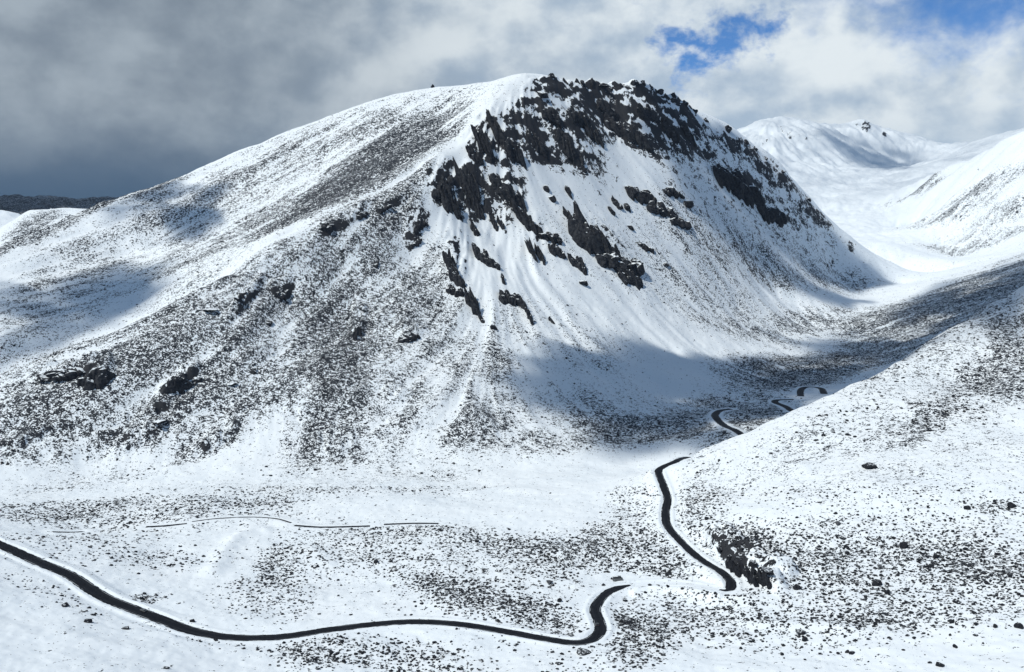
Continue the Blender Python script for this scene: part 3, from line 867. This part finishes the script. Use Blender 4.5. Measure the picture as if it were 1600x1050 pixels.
def crag(name, u, v, w, h, spire, seed, mat):
    rg = np.random.default_rng(seed)
    nn_ = int(np.clip(w * h / 75, 2, 11)) if h > 14 else 1
    right = u > 690
    pieces = []
    base = hit(H, u, v + h * .3)
    for j in range(nn_):
        t = (j + .5) / nn_ - .5 + rg.uniform(-.06, .06)
        off = rg.uniform(-.22, .22)
        diag = .55 if right else -.35
        pu = u + t * w * (.78 if nn_ > 3 else .36)
        pv = v + h * .30 + t * h * diag * .8 + off * h * .5
        c = hit(H, pu, pv)
        if abs(c[1] - base[1]) > 45: continue
        k = c[1] / F_PX
        cw = w / math.sqrt(nn_) * rg.uniform(.42, .62) * k
        ch = h * k * rg.uniform(.34, .58) * (1.15 if spire > .4 else 1) * (1 - .35 * abs(t))
        V, Fc = rock_shape(3 if w * h > 180 else 2, seed * 31 + j, 12, .24)
        V = np.sign(V) * np.abs(V) ** .8
        if spire > .35:
            q = np.clip(V[:, 2], 0, 1)
            V[:, :2] *= (1 - .45 * q)[:, None]
        if not right:
            ch *= .72
            cw *= 1.15
        V = V * np.array([cw, cw * 1.05, ch])
        lx = (-.30 if right else .12) + rg.uniform(-.12, .12)
        V[:, 0] += V[:, 2] * lx
        V[:, 1] += V[:, 2] * .18
        a = rg.uniform(-.5, .5)
        V[:, :2] = V[:, :2] @ np.array([[math.cos(a), math.sin(a)], [-math.sin(a), math.cos(a)]])
        pieces.append((V + c + np.array([0, 0, ch * (.12 if right else -.12)]), Fc))
    off, VV_, FF_ = 0, [], []
    for V, Fc in pieces:
        VV_.append(V - base)
        FF_.append(Fc + off)
        off += len(V)
    o = mesh_np(name, np.concatenate(VV_), np.concatenate(FF_), mat, smooth=False)
    o.location = base
    return o


for k, (u, v, w, h, spire, lab, grp) in enumerate(OUT):
    bank = (lab and ('cut bank' in lab or 'gully' in lab or 'ledge just' in lab)) or (grp and 'cut bank' in grp)
    o = crag('rock_outcrop', u, v, w * (1.2 if w * h > 400 else 1.1), h * (1.3 if w * h > 400 else 1.15), spire, 100 + k, BOULDER if bank else CRAG)
    tag(o, lab or GL[grp], 'rock outcrop', grp)

# rock teeth on the ridge line
TEETH = [(862, 121, 8, 8), (882, 124, 7, 10), (902, 127, 6, 12), (910, 130, 9, 8), (926, 131, 6, 11), (940, 133, 9, 7), (953, 134, 6, 9), (968, 135, 7, 7), (980, 132, 8, 8), (992, 131, 9, 8), (1004, 133, 8, 8),
         (1018, 137, 7, 9), (1030, 142, 8, 9), (1042, 148, 7, 9), (1052, 153, 8, 8), (1068, 162, 7, 7), (1084, 171, 7, 7), (1102, 181, 6, 6), (1136, 198, 9, 7), (1166, 214, 6, 6), (1180, 224, 7, 7), (1196, 236, 6, 6), (1222, 262, 7, 6), (1262, 303, 6, 6)]
RIDGE = [(820, 118, 2010), (860, 122, 2060), (900, 131, 2120), (960, 137, 2200), (1000, 134, 2250), (1050, 154, 2300), (1090, 177, 2340), (1150, 207, 2420), (1200, 244, 2480), (1250, 292, 2540), (1300, 347, 2600)]
for k, (u, v, w, h) in enumerate(TEETH):
    d = float(np.interp(u, [q[0] for q in RIDGE], [q[2] for q in RIDGE]))
    x, y, z = pt(u, v, d - 6)
    s = d / F_PX
    zg = ground(x, y)
    o = add_rock('rock_tooth', (x, y, zg - h * s * .15), (w * s * .9 * random.uniform(.8, 1.5), w * s * .8, h * s * random.uniform(.55, .95)), random.uniform(0, 3), CRAG, 3, 300 + k, 9, .3, .15, (random.uniform(-.35, .2), .1))
    tag(o, GL['rock teeth along the ridge'], 'rock outcrop', 'rock teeth along the ridge')
# cairn on the left skyline
x, y, z = pt(676, 138, 2170)
o = add_rock('cairn', (x, y, ground(x, y) + 2), (4.5, 4.5, 6), .3, BOULDER, 3, 401, 8, .2, .3)
tag(o, 'tiny dark stone heap alone on the smooth snowy skyline', 'cairn')

# boulders one by one
BL = [
    (1413, 852, 15, 11, 'big square dark boulder in the stony belt of the right hillside', 0),
    (1310, 817, 11, 8, 'grey snow-dusted boulder alone above the stony belt', 1),
    (1580, 789, 13, 12, 'round dark boulder at the end of a row on the right hillside', 0),
    (1511, 793, 10, 9, 'dark boulder near the middle of a row of stones on the right hillside', 0),
    (1462, 868, 9, 11, 'upright dark boulder beside a patch of scrub in the stony belt', 0),
    (1370, 910, 15, 12, 'blocky black boulder at the lower edge of the stony belt', 0),
    (1386, 924, 11, 9, 'dark boulder just below the blocky black boulder', 0),
    (1245, 917, 12, 11, 'dark boulder at the lower left end of the stony belt', 0),
    (1488, 970, 9, 8, 'domed dark boulder on open snow below the stony belt', 0),
    (1469, 1038, 15, 9, 'flat-topped black boulder on clean snow at the bottom of the slope', 0),
    (1453, 1035, 6, 4, 'small dark stone beside the flat-topped black boulder', 0),
    (1251, 987, 17, 7, 'long low black rock among stones below the hairpin', 0),
    (1257, 999, 10, 9, 'dark boulder just under the long low black rock', 0),
    (858, 909, 11, 8, 'rounded grey boulder left of the parked van', 1),
    (866, 903, 4, 4, 'small black stone touching the rounded grey boulder', 0),
    (874, 938, 8, 7, 'three-cornered dark boulder inside the road curve', 0),
    (538, 1033, 9, 7, 'lone square dark boulder on snow below the road', 0),
    (196, 981, 16, 6, 'long dark boulder on smooth snow under the road near the first car', 0),
    (138, 970, 14, 8, 'jagged dark rock cluster on smooth snow below the road', 0),
    (101, 945, 17, 6, 'low dark rock strip on the snow slope below the road', 0),
    (301, 970, 10, 6, 'single dark boulder on the upper road verge', 0),
    (258, 1043, 13, 5, 'thin dark rock sliver on the blank snow at the bottom left', 0),
    (223, 935, 9, 6, 'dark boulder in the pile beside the road and first car', 0),
    (1104, 810, 8, 6, 'dark stone on open snow right of the upper road', 0),
    (745, 845, 8, 6, 'dark boulder at the head of the boulder field above the road', 0),
    (587, 877, 10, 6, 'dark rock on the snow bank in the middle of the valley floor', 0),
    (1358, 728, 26, 9, 'dark ragged rock patch high on the right hillside', 0),
    (1555, 978, 8, 7, 'dark stone on snow beneath the right end of the stony belt', 0),
    (1592, 978, 14, 10, 'dark boulder cluster below the stony belt at the picture edge', 0),
    (1495, 940, 13, 5, 'flat dark rock on the snow strip under the stony belt', 0),
]
used_xy = []
for k, (u, v, w, h, lab, grey) in enumerate(BL):
    c = hit(H, u, v + h * .3)
    s = c[1] / F_PX
    o = add_rock('boulder', (c[0], c[1], c[2] + h * s * .22), (w * s * .56, w * s * .5, h * s * .62), random.uniform(-.2, .2), GREYB if grey else BOULDER, 3, 500 + k, 10, .12)
    tag(o, lab, 'boulder')
    used_xy.append((c[0], c[1]))

# many more boulders: drawn by how stony the ground is, the largest as things, the rest as one scatter
ROADXY = np.vstack([P[:, :2] for P, w in ROADS])


def candidates(nwant, umin, umax, vmin, vmax, pw, seed):
    rg = np.random.default_rng(seed)
    out = []
    f = sampler(H)
    while len(out) < nwant:
        d = rg.uniform(470, 1250, 4000) if vmin > 700 else rg.uniform(900, 2300, 4000)
        th = rg.uniform(R(-29), R(29), 4000)
        x, y = np.tan(th) * d, d
        z = f(x, y)
        b = (-z / y)
        cc = y * CP - z * SP
        vv = CV - F_PX * (z * CP + y * SP) / cc
        uu = CU + F_PX * x / cc
        ok = (uu > umin) & (uu < umax) & (vv > vmin) & (vv < vmax) & (rg.random(4000) < np.clip(dens_at(x, y), 0, 1) ** pw)
        for q in np.nonzero(ok)[0]:
            if np.min(np.hypot(ROADXY[:, 0] - x[q], ROADXY[:, 1] - y[q])) < 7.5:
                continue
            out.append((x[q], y[q], z[q]))
            if len(out) >= nwant:
                break
    return np.array(out)


BASES = [rock_shape(2, 700 + q, 9, .14) for q in range(8)]
BMESH = []
for q, (V, Fc) in enumerate(BASES):
    o = mesh_np('boulder', V, Fc, BOULDER, smooth=False)
    BMESH.append(o.data)
    bpy.data.objects.remove(o)
C1 = candidates(150, 1060, 1640, 790, 1049, 1.3, 5)
C2 = candidates(90, 540, 1060, 820, 1049, 1.4, 6)
for CC, lab, grp, lo in ((C1, 'dark stone half buried in snow on the stony right hillside', 'stones of the right hillside', .9), (C2, 'dark stone half buried in snow on the valley floor by the road', 'stones of the valley floor', .8)):
    for (x, y, z) in CC:
        o = bpy.data.objects.new('boulder', random.choice(BMESH))
        COL.objects.link(o)
        s = lo * random.uniform(.75, 1.2) * (1 + random.random() ** 4 * 1.2)
        o.location = (x, y, z + s * .2)
        o.scale = (s * random.uniform(.8, 1.5), s, s * random.uniform(.7, 1.0))
        o.rotation_euler = (0, 0, random.uniform(0, 6.28))
        tag(o, lab, 'boulder', grp)


def scatter(name, CC, smin, smax, mat, seed):
    rg = np.random.default_rng(seed)
    Vb, Fb = ICO[1]
    nC, nv = len(CC), len(Vb)
    s = smin + (smax - smin) * rg.random(nC) ** 2.2
    V = Vb[None] * (1 + rg.uniform(-.35, .25, (nC, nv, 1)))
    V *= s[:, None, None] * np.stack([rg.uniform(.8, 1.6, nC), rg.uniform(.8, 1.4, nC), rg.uniform(.55, 1.0, nC)], 1)[:, None]
    a = rg.uniform(0, 6.28, nC)[:, None]
    x = V[..., 0] * np.cos(a) - V[..., 1] * np.sin(a)
    y = V[..., 0] * np.sin(a) + V[..., 1] * np.cos(a)
    V = np.stack([x, y, V[..., 2]], -1) + CC[:, None, :] + np.array([0, 0, .1])
    Fs = (Fb[None] + (np.arange(nC) * nv)[:, None, None]).reshape(-1, 3)
    o = mesh_np(name, V.reshape(-1, 3), Fs, mat, smooth=False)
    return o


o = scatter('scattered_stones', candidates(16000, -20, 1640, 760, 1060, 1.5, 8), .42, 1.3, BOULDER, 3)
tag(o, 'small dark stones scattered over the snow of the valley and hillside', 'stones', None, 'stuff')
o = scatter('scree', candidates(9000, -20, 1640, 300, 745, 1.6, 9), .5, 1.9, BOULDER, 4)
tag(o, 'loose dark scree scattered over the snowy mountain face', 'scree', None, 'stuff')


# ------------------------------------------------------------------ vehicles
def box_bm(bm, x0, x1, y0, y1, z0, z1, top=(0, 0, 0, 0)):
    """a box whose top face is drawn in by (front, back, side, side) metres; x is the length"""
    f, b, s, s2 = top
    co = [(x0, y0, z0), (x1, y0, z0), (x1, y1, z0), (x0, y1, z0), (x0 + b, y0 + s, z1), (x1 - f, y0 + s, z1), (x1 - f, y1 - s2, z1), (x0 + b, y1 - s2, z1)]
    vs = [bm.verts.new(c) for c in co]
    for q in ((3, 2, 1, 0), (4, 5, 6, 7), (0, 1, 5, 4), (1, 2, 6, 5), (2, 3, 7, 6), (3, 0, 4, 7)):
        bm.faces.new([vs[i] for i in q])


def bm_obj(name, bm, mat, parent=None, bevel=.0):
    if bevel:
        bmesh.ops.bevel(bm, geom=bm.edges[:], offset=bevel, segments=2, affect='EDGES', profile=.6)
    bmesh.ops.recalc_face_normals(bm, faces=bm.faces[:])
    me = bpy.data.meshes.new(name)
    bm.to_mesh(me)
    bm.free()
    me.materials.append(mat)
    o = bpy.data.objects.new(name, me)
    COL.objects.link(o)
    o.parent = parent
    return o


M_GLASS = plain('car_glass', (.012, .016, .02), .08)
M_TYRE = plain('tyre_rubber', (.012, .012, .013), .8)
M_RIM = plain('wheel_rim', (.35, .36, .38), .35, .8)
M_LAMP = plain('lamp_lens', (.6, .6, .58), .15)
M_TAIL = plain('tail_lens', (.25, .01, .01), .2)
M_SNOWCAP = plain('snow_cap', (.80, .86, .92), .7)


def vehicle(name, label, cat, loc, rotz, paint_, L, Wd, body_h, cab, cab_h, pitch=0, snow=False, wheel_r=.36):
    e = bpy.data.objects.new(name, None)
    COL.objects.link(e)
    e.location = loc
    e.rotation_euler = (0, pitch, rotz)
    tag(e, label, cat)
    bm = bmesh.new()
    box_bm(bm, -L / 2, L / 2, -Wd / 2, Wd / 2, .32, body_h, (.12, .06, .06, .06))
    bm_obj('body', bm, paint_, e, .09)
    bm = bmesh.new()
    c0, c1 = cab
    box_bm(bm, c0, c1, -Wd / 2 + .07, Wd / 2 - .07, body_h - .02, cab_h - .05, (.7 if not snow else .45, .35 if not snow else .1, .16, .16))
    bm_obj('window', bm, M_GLASS, e, .05)
    bm = bmesh.new()
    f_, b_ = (.7, .35) if not snow else (.45, .1)
    box_bm(bm, c0 + b_ - .06, c1 - f_ + .06, -Wd / 2 + .19, Wd / 2 - .19, cab_h - .06, cab_h + .03, (.1, .1, .06, .06))
    bm_obj('roof', bm, paint_, e, .03)
    if snow:
        bm = bmesh.new()
        box_bm(bm, c0 + b_, c1 - f_ - 2.4, -Wd / 2 + .22, Wd / 2 - .5, cab_h + .032, cab_h + .2, (.5, .2, .16, .3))
        bm_obj('snow_cover', bm, M_SNOWCAP, e, .05)
    for sx in (-L * .31, L * .31):
        for sy in (-1, 1):
            bm = bmesh.new()
            bmesh.ops.create_cone(bm, cap_ends=True, segments=20, radius1=wheel_r, radius2=wheel_r, depth=.24,
                                  matrix=Matrix.Translation((sx, sy * (Wd / 2 - .10), wheel_r)) @ Matrix.Rotation(math.pi / 2, 4, 'X'))
            w = bm_obj('wheel', bm, M_TYRE, e, .03)
            bm = bmesh.new()
            bmesh.ops.create_cone(bm, cap_ends=True, segments=14, radius1=wheel_r * .6, radius2=wheel_r * .55, depth=.05,
                                  matrix=Matrix.Translation((sx, sy * (Wd / 2 + .03), wheel_r)) @ Matrix.Rotation(math.pi / 2, 4, 'X'))
            bm_obj('rim', bm, M_RIM, w)
    for sy in (-1, 1):
        bm = bmesh.new()
        box_bm(bm, L / 2 - .10, L / 2 + .02, sy * Wd * .36 - .18, sy * Wd * .36 + .18, body_h - .36, body_h - .2)
        bm_obj('headlight', bm, M_LAMP, e, .02)
        bm = bmesh.new()
        box_bm(bm, -L / 2 - .02, -L / 2 + .1, sy * Wd * .38 - .12, sy * Wd * .38 + .12, body_h - .4, body_h - .2)
        bm_obj('tail_light', bm, M_TAIL, e, .02)
    return e


def on_road(u, side):
    """spot on the main road nearest photo pixel u, offset to one side"""
    c = hit(H0, *u)
    k = int(np.argmin(np.hypot(P_MAIN[:, 0] - c[0], P_MAIN[:, 1] - c[1])))
    t = P_MAIN[k + 1] - P_MAIN[k - 1]
    a = math.atan2(t[1], t[0])
    x, y = P_MAIN[k, 0] - math.sin(a) * side, P_MAIN[k, 1] + math.cos(a) * side
    return (x, y, P_MAIN[k, 2] + .085), a, -math.atan2(t[2], math.hypot(t[0], t[1]))


loc, a, p = on_road((226, 956), 1.5)
vehicle('car', 'dark grey car driving down the straight road left of the valley', 'car', loc, a + math.pi, plain('dark_grey_paint', (.16, .17, .18), .3, .3), 4.6, 1.85, .95, (-1.9, 1.1), 1.5, -p)
loc, a, p = on_road((938, 976), 1.8)
vehicle('car', 'black car climbing through the tight road bend', 'car', loc, a, plain('black_paint', (.05, .052, .06), .3, .2), 4.4, 1.82, .92, (-1.8, 1.0), 1.46, p)
c = hit(H, 965, 907)
vehicle('van', 'dark snow-topped van parked on the snowy pull-off above the road bend', 'van', (c[0], c[1], c[2] - .05), .12, plain('van_paint', (.10, .105, .11), .4, .2), 7.6, 2.5, 2.0, (-3.5, 2.9), 3.3, 0, True, .5)

# ------------------------------------------------------------------ light: low-left sun, cool sky, broken cloud
SUN_EL, SUN_AZ = 52.0, -122.0          # degrees above the horizon; from straight ahead (+Y), negative = to the left
sd = Vector((math.sin(R(SUN_AZ)) * math.cos(R(SUN_EL)), math.cos(R(SUN_AZ)) * math.cos(R(SUN_EL)), math.sin(R(SUN_EL))))
li = bpy.data.lights.new('sun', 'SUN')
li.energy = 3.4
li.angle = R(0.6)
li.color = (1.0, .955, .86)
so = bpy.data.objects.new('sun', li)
COL.objects.link(so)
so.rotation_euler = sd.to_track_quat('Z', 'Y').to_euler()
so.location = sd * 3000

# clouds overhead, outside the picture, that shade parts of the land
cm = NT_('cloud_vapour')
pv = cm.n('ShaderNodeVolumeScatter')
pv.inputs['Color'].default_value = (1, 1, 1, 1)
pv.inputs['Density'].default_value = .048
cm.l(pv.outputs[0], cm.out.inputs['Volume'])


def cloud(px, zc, thick, seed):
    P = []
    for (u, v) in px:
        g = hit(H0, u, v) if v < 3000 else (u, v, 350.)
        k = (zc - g[2]) / sd.z
        P.append((g[0] + sd.x * k, g[1] + sd.y * k))
    P = np.array(P)
    c = P.mean(0)
    ang = np.arctan2(P[:, 1] - c[1], P[:, 0] - c[0])
    rad = np.hypot(P[:, 1] - c[1], P[:, 0] - c[0])
    o_ = np.argsort(ang)
    na, nr_ = 120, 26
    A_ = np.linspace(-math.pi, math.pi, na, endpoint=False)
    rr = np.interp(A_, ang[o_], rad[o_], period=2 * math.pi)
    for _ in range(2):
        rr = (np.roll(rr, 1) + 2 * rr + np.roll(rr, -1)) / 4
    rr = rr * (1 + .22 * fbm(np.cos(A_) * 3 + seed, np.sin(A_) * 3, 1.6, 3, .6, seed))
    V, n_ = [], 0
    rho = np.linspace(0, 1.12, nr_)
    gA, gRo = np.meshgrid(A_, rho, indexing='ij')
    Xx, Yy = c[0] + np.cos(gA) * gRo * rr[:, None], c[1] + np.sin(gA) * gRo * rr[:, None]
    nz = fbm(Xx, Yy, 180, 4, .6, seed)
    prof = np.clip(1 - (gRo / 1.12) ** 2, 0, 1) ** 1.5
    th = thick * prof * np.clip(1.0 + 1.5 * nz, .05, 2.6)
    th[:, -1] = 0
    top = np.stack([Xx, Yy, zc + th * .75 + .5], -1)
    bot = np.stack([Xx, Yy, zc - th * .25 - .5], -1)
    Vv = np.concatenate([top.reshape(-1, 3), bot.reshape(-1, 3)])
    nv = na * nr_
    a_, b_ = np.meshgrid(np.arange(na), np.arange(nr_ - 1), indexing='ij')
    a2 = (a_ + 1) % na
    qt = np.stack([a_ * nr_ + b_, a_ * nr_ + b_ + 1, a2 * nr_ + b_ + 1, a2 * nr_ + b_], -1).reshape(-1, 4)
    side = np.stack([np.arange(na) * nr_ + nr_ - 1, np.arange(na) * nr_ + nr_ - 1 + nv, ((np.arange(na) + 1) % na) * nr_ + nr_ - 1 + nv, ((np.arange(na) + 1) % na) * nr_ + nr_ - 1], -1)
    o = mesh_np('cloud', Vv, np.concatenate([qt, qt[:, ::-1] + nv, side]), cm.m)
    tag(o, None, None, None, 'structure')
    return o


cloud([(815, 560), (900, 540), (1000, 545), (1140, 556), (1290, 548), (1340, 560), (1250, 630), (1150, 678), (1050, 690), (930, 705), (860, 650)], 900, 130, 3)
cloud([(1270, 560), (1400, 500), (1520, 432), (1640, 385), (1680, 430), (1600, 480), (1480, 530), (1390, 572)], 900, 110, 4)
cloud([(1010, 165), (1100, 190), (1190, 262), (1270, 345), (1400, 432), (1330, 452), (1200, 425), (1090, 345), (1030, 250)], 1500, 120, 5)
cloud([(170, 322), (250, 292), (330, 290), (352, 330), (300, 372), (210, 368), (160, 345)], 1300, 60, 6)
cloud([(-80, 440), (60, 450), (180, 420), (270, 430), (230, 485), (110, 535), (0, 570), (-100, 590)], 1300, 46, 7)
cloud([(1300, 228), (1370, 222), (1425, 236), (1435, 262), (1390, 262), (1320, 248)], 2900, 40, 8)


cloud([(900, 3900), (2300, 3700), (3800, 4600), (4300, 7000), (2600, 7600), (1200, 7000)], 3000, 4.5, 14)  # thin unseen cloud, added only to dim the over-bright far mountains
cloud([(-5600, 6300), (-2400, 6300), (-1900, 8700), (-3600, 9000), (-5600, 8900)], 2500, 130, 11)

# ------------------------------------------------------------------ sky
w = bpy.data.worlds.new('World')
scene.world = w
w.use_nodes = True
wt = w.node_tree
wt.nodes.clear()


class WN(NT_):
    def __init__(self, tree):
        self.t = tree
        self.out = self.n('ShaderNodeOutputWorld')


s = WN(wt)
sky = s.n('ShaderNodeTexSky')
sky.sky_type = 'NISHITA'
sky.sun_disc = False
sky.sun_elevation = R(SUN_EL)
sky.sun_rotation = R(SUN_AZ)
sky.altitude = 4000
sky.air_density = 1.0
sky.dust_density = .1
sky.ozone_density = 3.0
dirv = s.n('ShaderNodeTexCoord').outputs['Generated']
sep = s.n('ShaderNodeSeparateXYZ')
s.l(dirv, sep.inputs[0])
dx, dy, dz = sep.outputs
az = s.math('ARCTAN2', dx, dy)                 # 0 straight ahead, + to the right (radians)
comb = s.n('ShaderNodeCombineXYZ')
s.l(dx, comb.inputs[0])
s.l(dy, comb.inputs[1])
s.l(s.math('MULTIPLY', dz, 1.35), comb.inputs[2])
cv = comb.outputs[0]
n_big = s.noise(cv, 3.6, 6, .5, .2)
n_det = s.noise(cv, 9, 8, .55, .1)
nmix = s.math('ADD', s.math('MULTIPLY', n_big, .6), s.math('MULTIPLY', n_det, .4))


def spot(a0, e0, ra, re):
    """soft region of the sky around azimuth a0, height e0 (degrees)"""
    p = s.math('DIVIDE', s.math('SUBTRACT', az, R(a0)), R(ra))
    q = s.math('DIVIDE', s.math('SUBTRACT', dz, math.sin(R(e0))), math.sin(R(re)))
    return s.math('SQRT', s.math('ADD', s.math('MULTIPLY', p, p), s.math('MULTIPLY', q, q)))


# openings in the cloud
wob = s.math('MULTIPLY', s.math('SUBTRACT', s.noise(cv, 14, 6, .6), .5), .30)
wob2 = s.math('MULTIPLY', s.math('SUBTRACT', s.noise(cv, 19, 6, .6, .3), .5), .16)
az0, dz0 = az, dz
az, dz = s.math('ADD', az, wob), s.math('ADD', dz, wob2)
g1_ = spot(27.0, 15.6, 8.2, 4.8)
g2_ = spot(11.6, 12.2, 2.3, 1.5)
g3_ = spot(60, 40, 30, 20)
az, dz = az0, dz0
gap = s.math('MINIMUM', s.math('MINIMUM', g1_, g2_), g3_)
gap = s.math('ADD', gap, s.math('MULTIPLY', s.math('SUBTRACT', nmix, .5), 4.5))
open_ = s.rng(gap, .30, 1.55, 1, 0)
blue = s.n('ShaderNodeMix', data_type='RGBA', blend_type='MULTIPLY')
blue.inputs[0].default_value = 1
s.l(sky.outputs[0], blue.inputs[6])
blue.inputs[7].default_value = (.066, .103, .132, 1)
# cloud tone: grey on the left, bright on the right, slate low on the left, soft pale low on the right
lr_ = s.rng(s.math('ADD', az, s.math('MULTIPLY', s.math('SUBTRACT', n_big, .5), .5)), R(-22), R(12), 0, 1)
off = s.n('ShaderNodeVectorMath', operation='ADD')
s.l(cv, off.inputs[0])
off.inputs[1].default_value = (-.018, 0, .030)
nb2 = s.noise(off.outputs[0], 3.6, 6, .5, .2)
nd2 = s.noise(off.outputs[0], 9, 8, .55, .1)
nm2 = s.math('ADD', s.math('MULTIPLY', nb2, .6), s.math('MULTIPLY', nd2, .4))
lit = s.math('MULTIPLY', s.math('SUBTRACT', nmix, nm2), s.math('ADD', 1.4, s.math('MULTIPLY', lr_, 1.8)))
puff = s.rng(s.math('ADD', s.math('ADD', s.math('MULTIPLY', s.math('SUBTRACT', nmix, .5), 1.5), .5), lit), .22, .80, 0, 1)
left = s.mix(puff, (.205, .255, .315), (.385, .45, .51))
right = s.mix(puff, (.40, .51, .64), (.80, .87, .91))
cl = s.mix(lr_, left, right)
low = s.rng(s.math('ADD', dz, s.math('MULTIPLY', s.math('SUBTRACT', nmix, .5), .08)), math.sin(R(3.2)), math.sin(R(9)), 1, 0)
lowc = s.mix(s.rng(az, R(-20), R(10), 0, 1), (.062, .115, .19), (.36, .50, .66))
cl = s.mix(low, cl, lowc)
over = s.math('MAXIMUM', s.rng(dz, .33, .55, 0, 1), s.rng(s.math('ABSOLUTE', az), R(42), R(75), 0, 1))
cl = s.mix(over, cl, s.mix(puff, (.10, .18, .31), (.22, .32, .45)))
fin = s.mix(open_, cl, blue.outputs[2])
bg = s.n('ShaderNodeBackground')
s.l(fin, bg.inputs[0])
bg.inputs[1].default_value = 1.0
s.l(bg.outputs[0], s.out.inputs[0])

# thin air between the eye and the far ranges
hm = NT_('thin_air')
hv = hm.n('ShaderNodeVolumePrincipled')
hv.inputs['Color'].default_value = (.62, .78, 1.0, 1)
hv.inputs['Density'].default_value = 1.5e-5
hm.l(hv.outputs[0], hm.out.inputs['Volume'])
HZ = (-7200., 7200., -60., 10600., float(H.min()) - 2, float(max(H.max(), 60)) + 3)
hb = bmesh.new()
bmesh.ops.create_cube(hb, size=1)
for vtx in hb.verts:
    vtx.co = (HZ[0] if vtx.co.x < 0 else HZ[1], HZ[2] if vtx.co.y < 0 else HZ[3], HZ[4] if vtx.co.z < 0 else HZ[5])
ho = bm_obj('haze', hb, hm.m)
tag(ho, None, None, None, 'stuff')

# ------------------------------------------------------------------ camera and output
cam = bpy.data.cameras.new('camera')
cam.sensor_width = 36
cam.lens = F_PX / 1600 * 36
cam.clip_start = 1
cam.clip_end = 60000
co = bpy.data.objects.new('camera', cam)
COL.objects.link(co)
co.location = (0, 0, 0)
co.rotation_euler = (math.pi / 2 - PITCH, 0, 0)
scene.camera = co
scene.view_settings.view_transform = 'Standard'
scene.view_settings.look = 'None'
scene.view_settings.exposure = 0
scene.view_settings.gamma = 1
scene.render.engine = 'CYCLES'
scene.cycles.max_bounces = 5
scene.cycles.diffuse_bounces = 3
scene.cycles.volume_bounces = 0
scene.cycles.use_denoising = True
scene.cycles.denoiser = 'OPENIMAGEDENOISE'
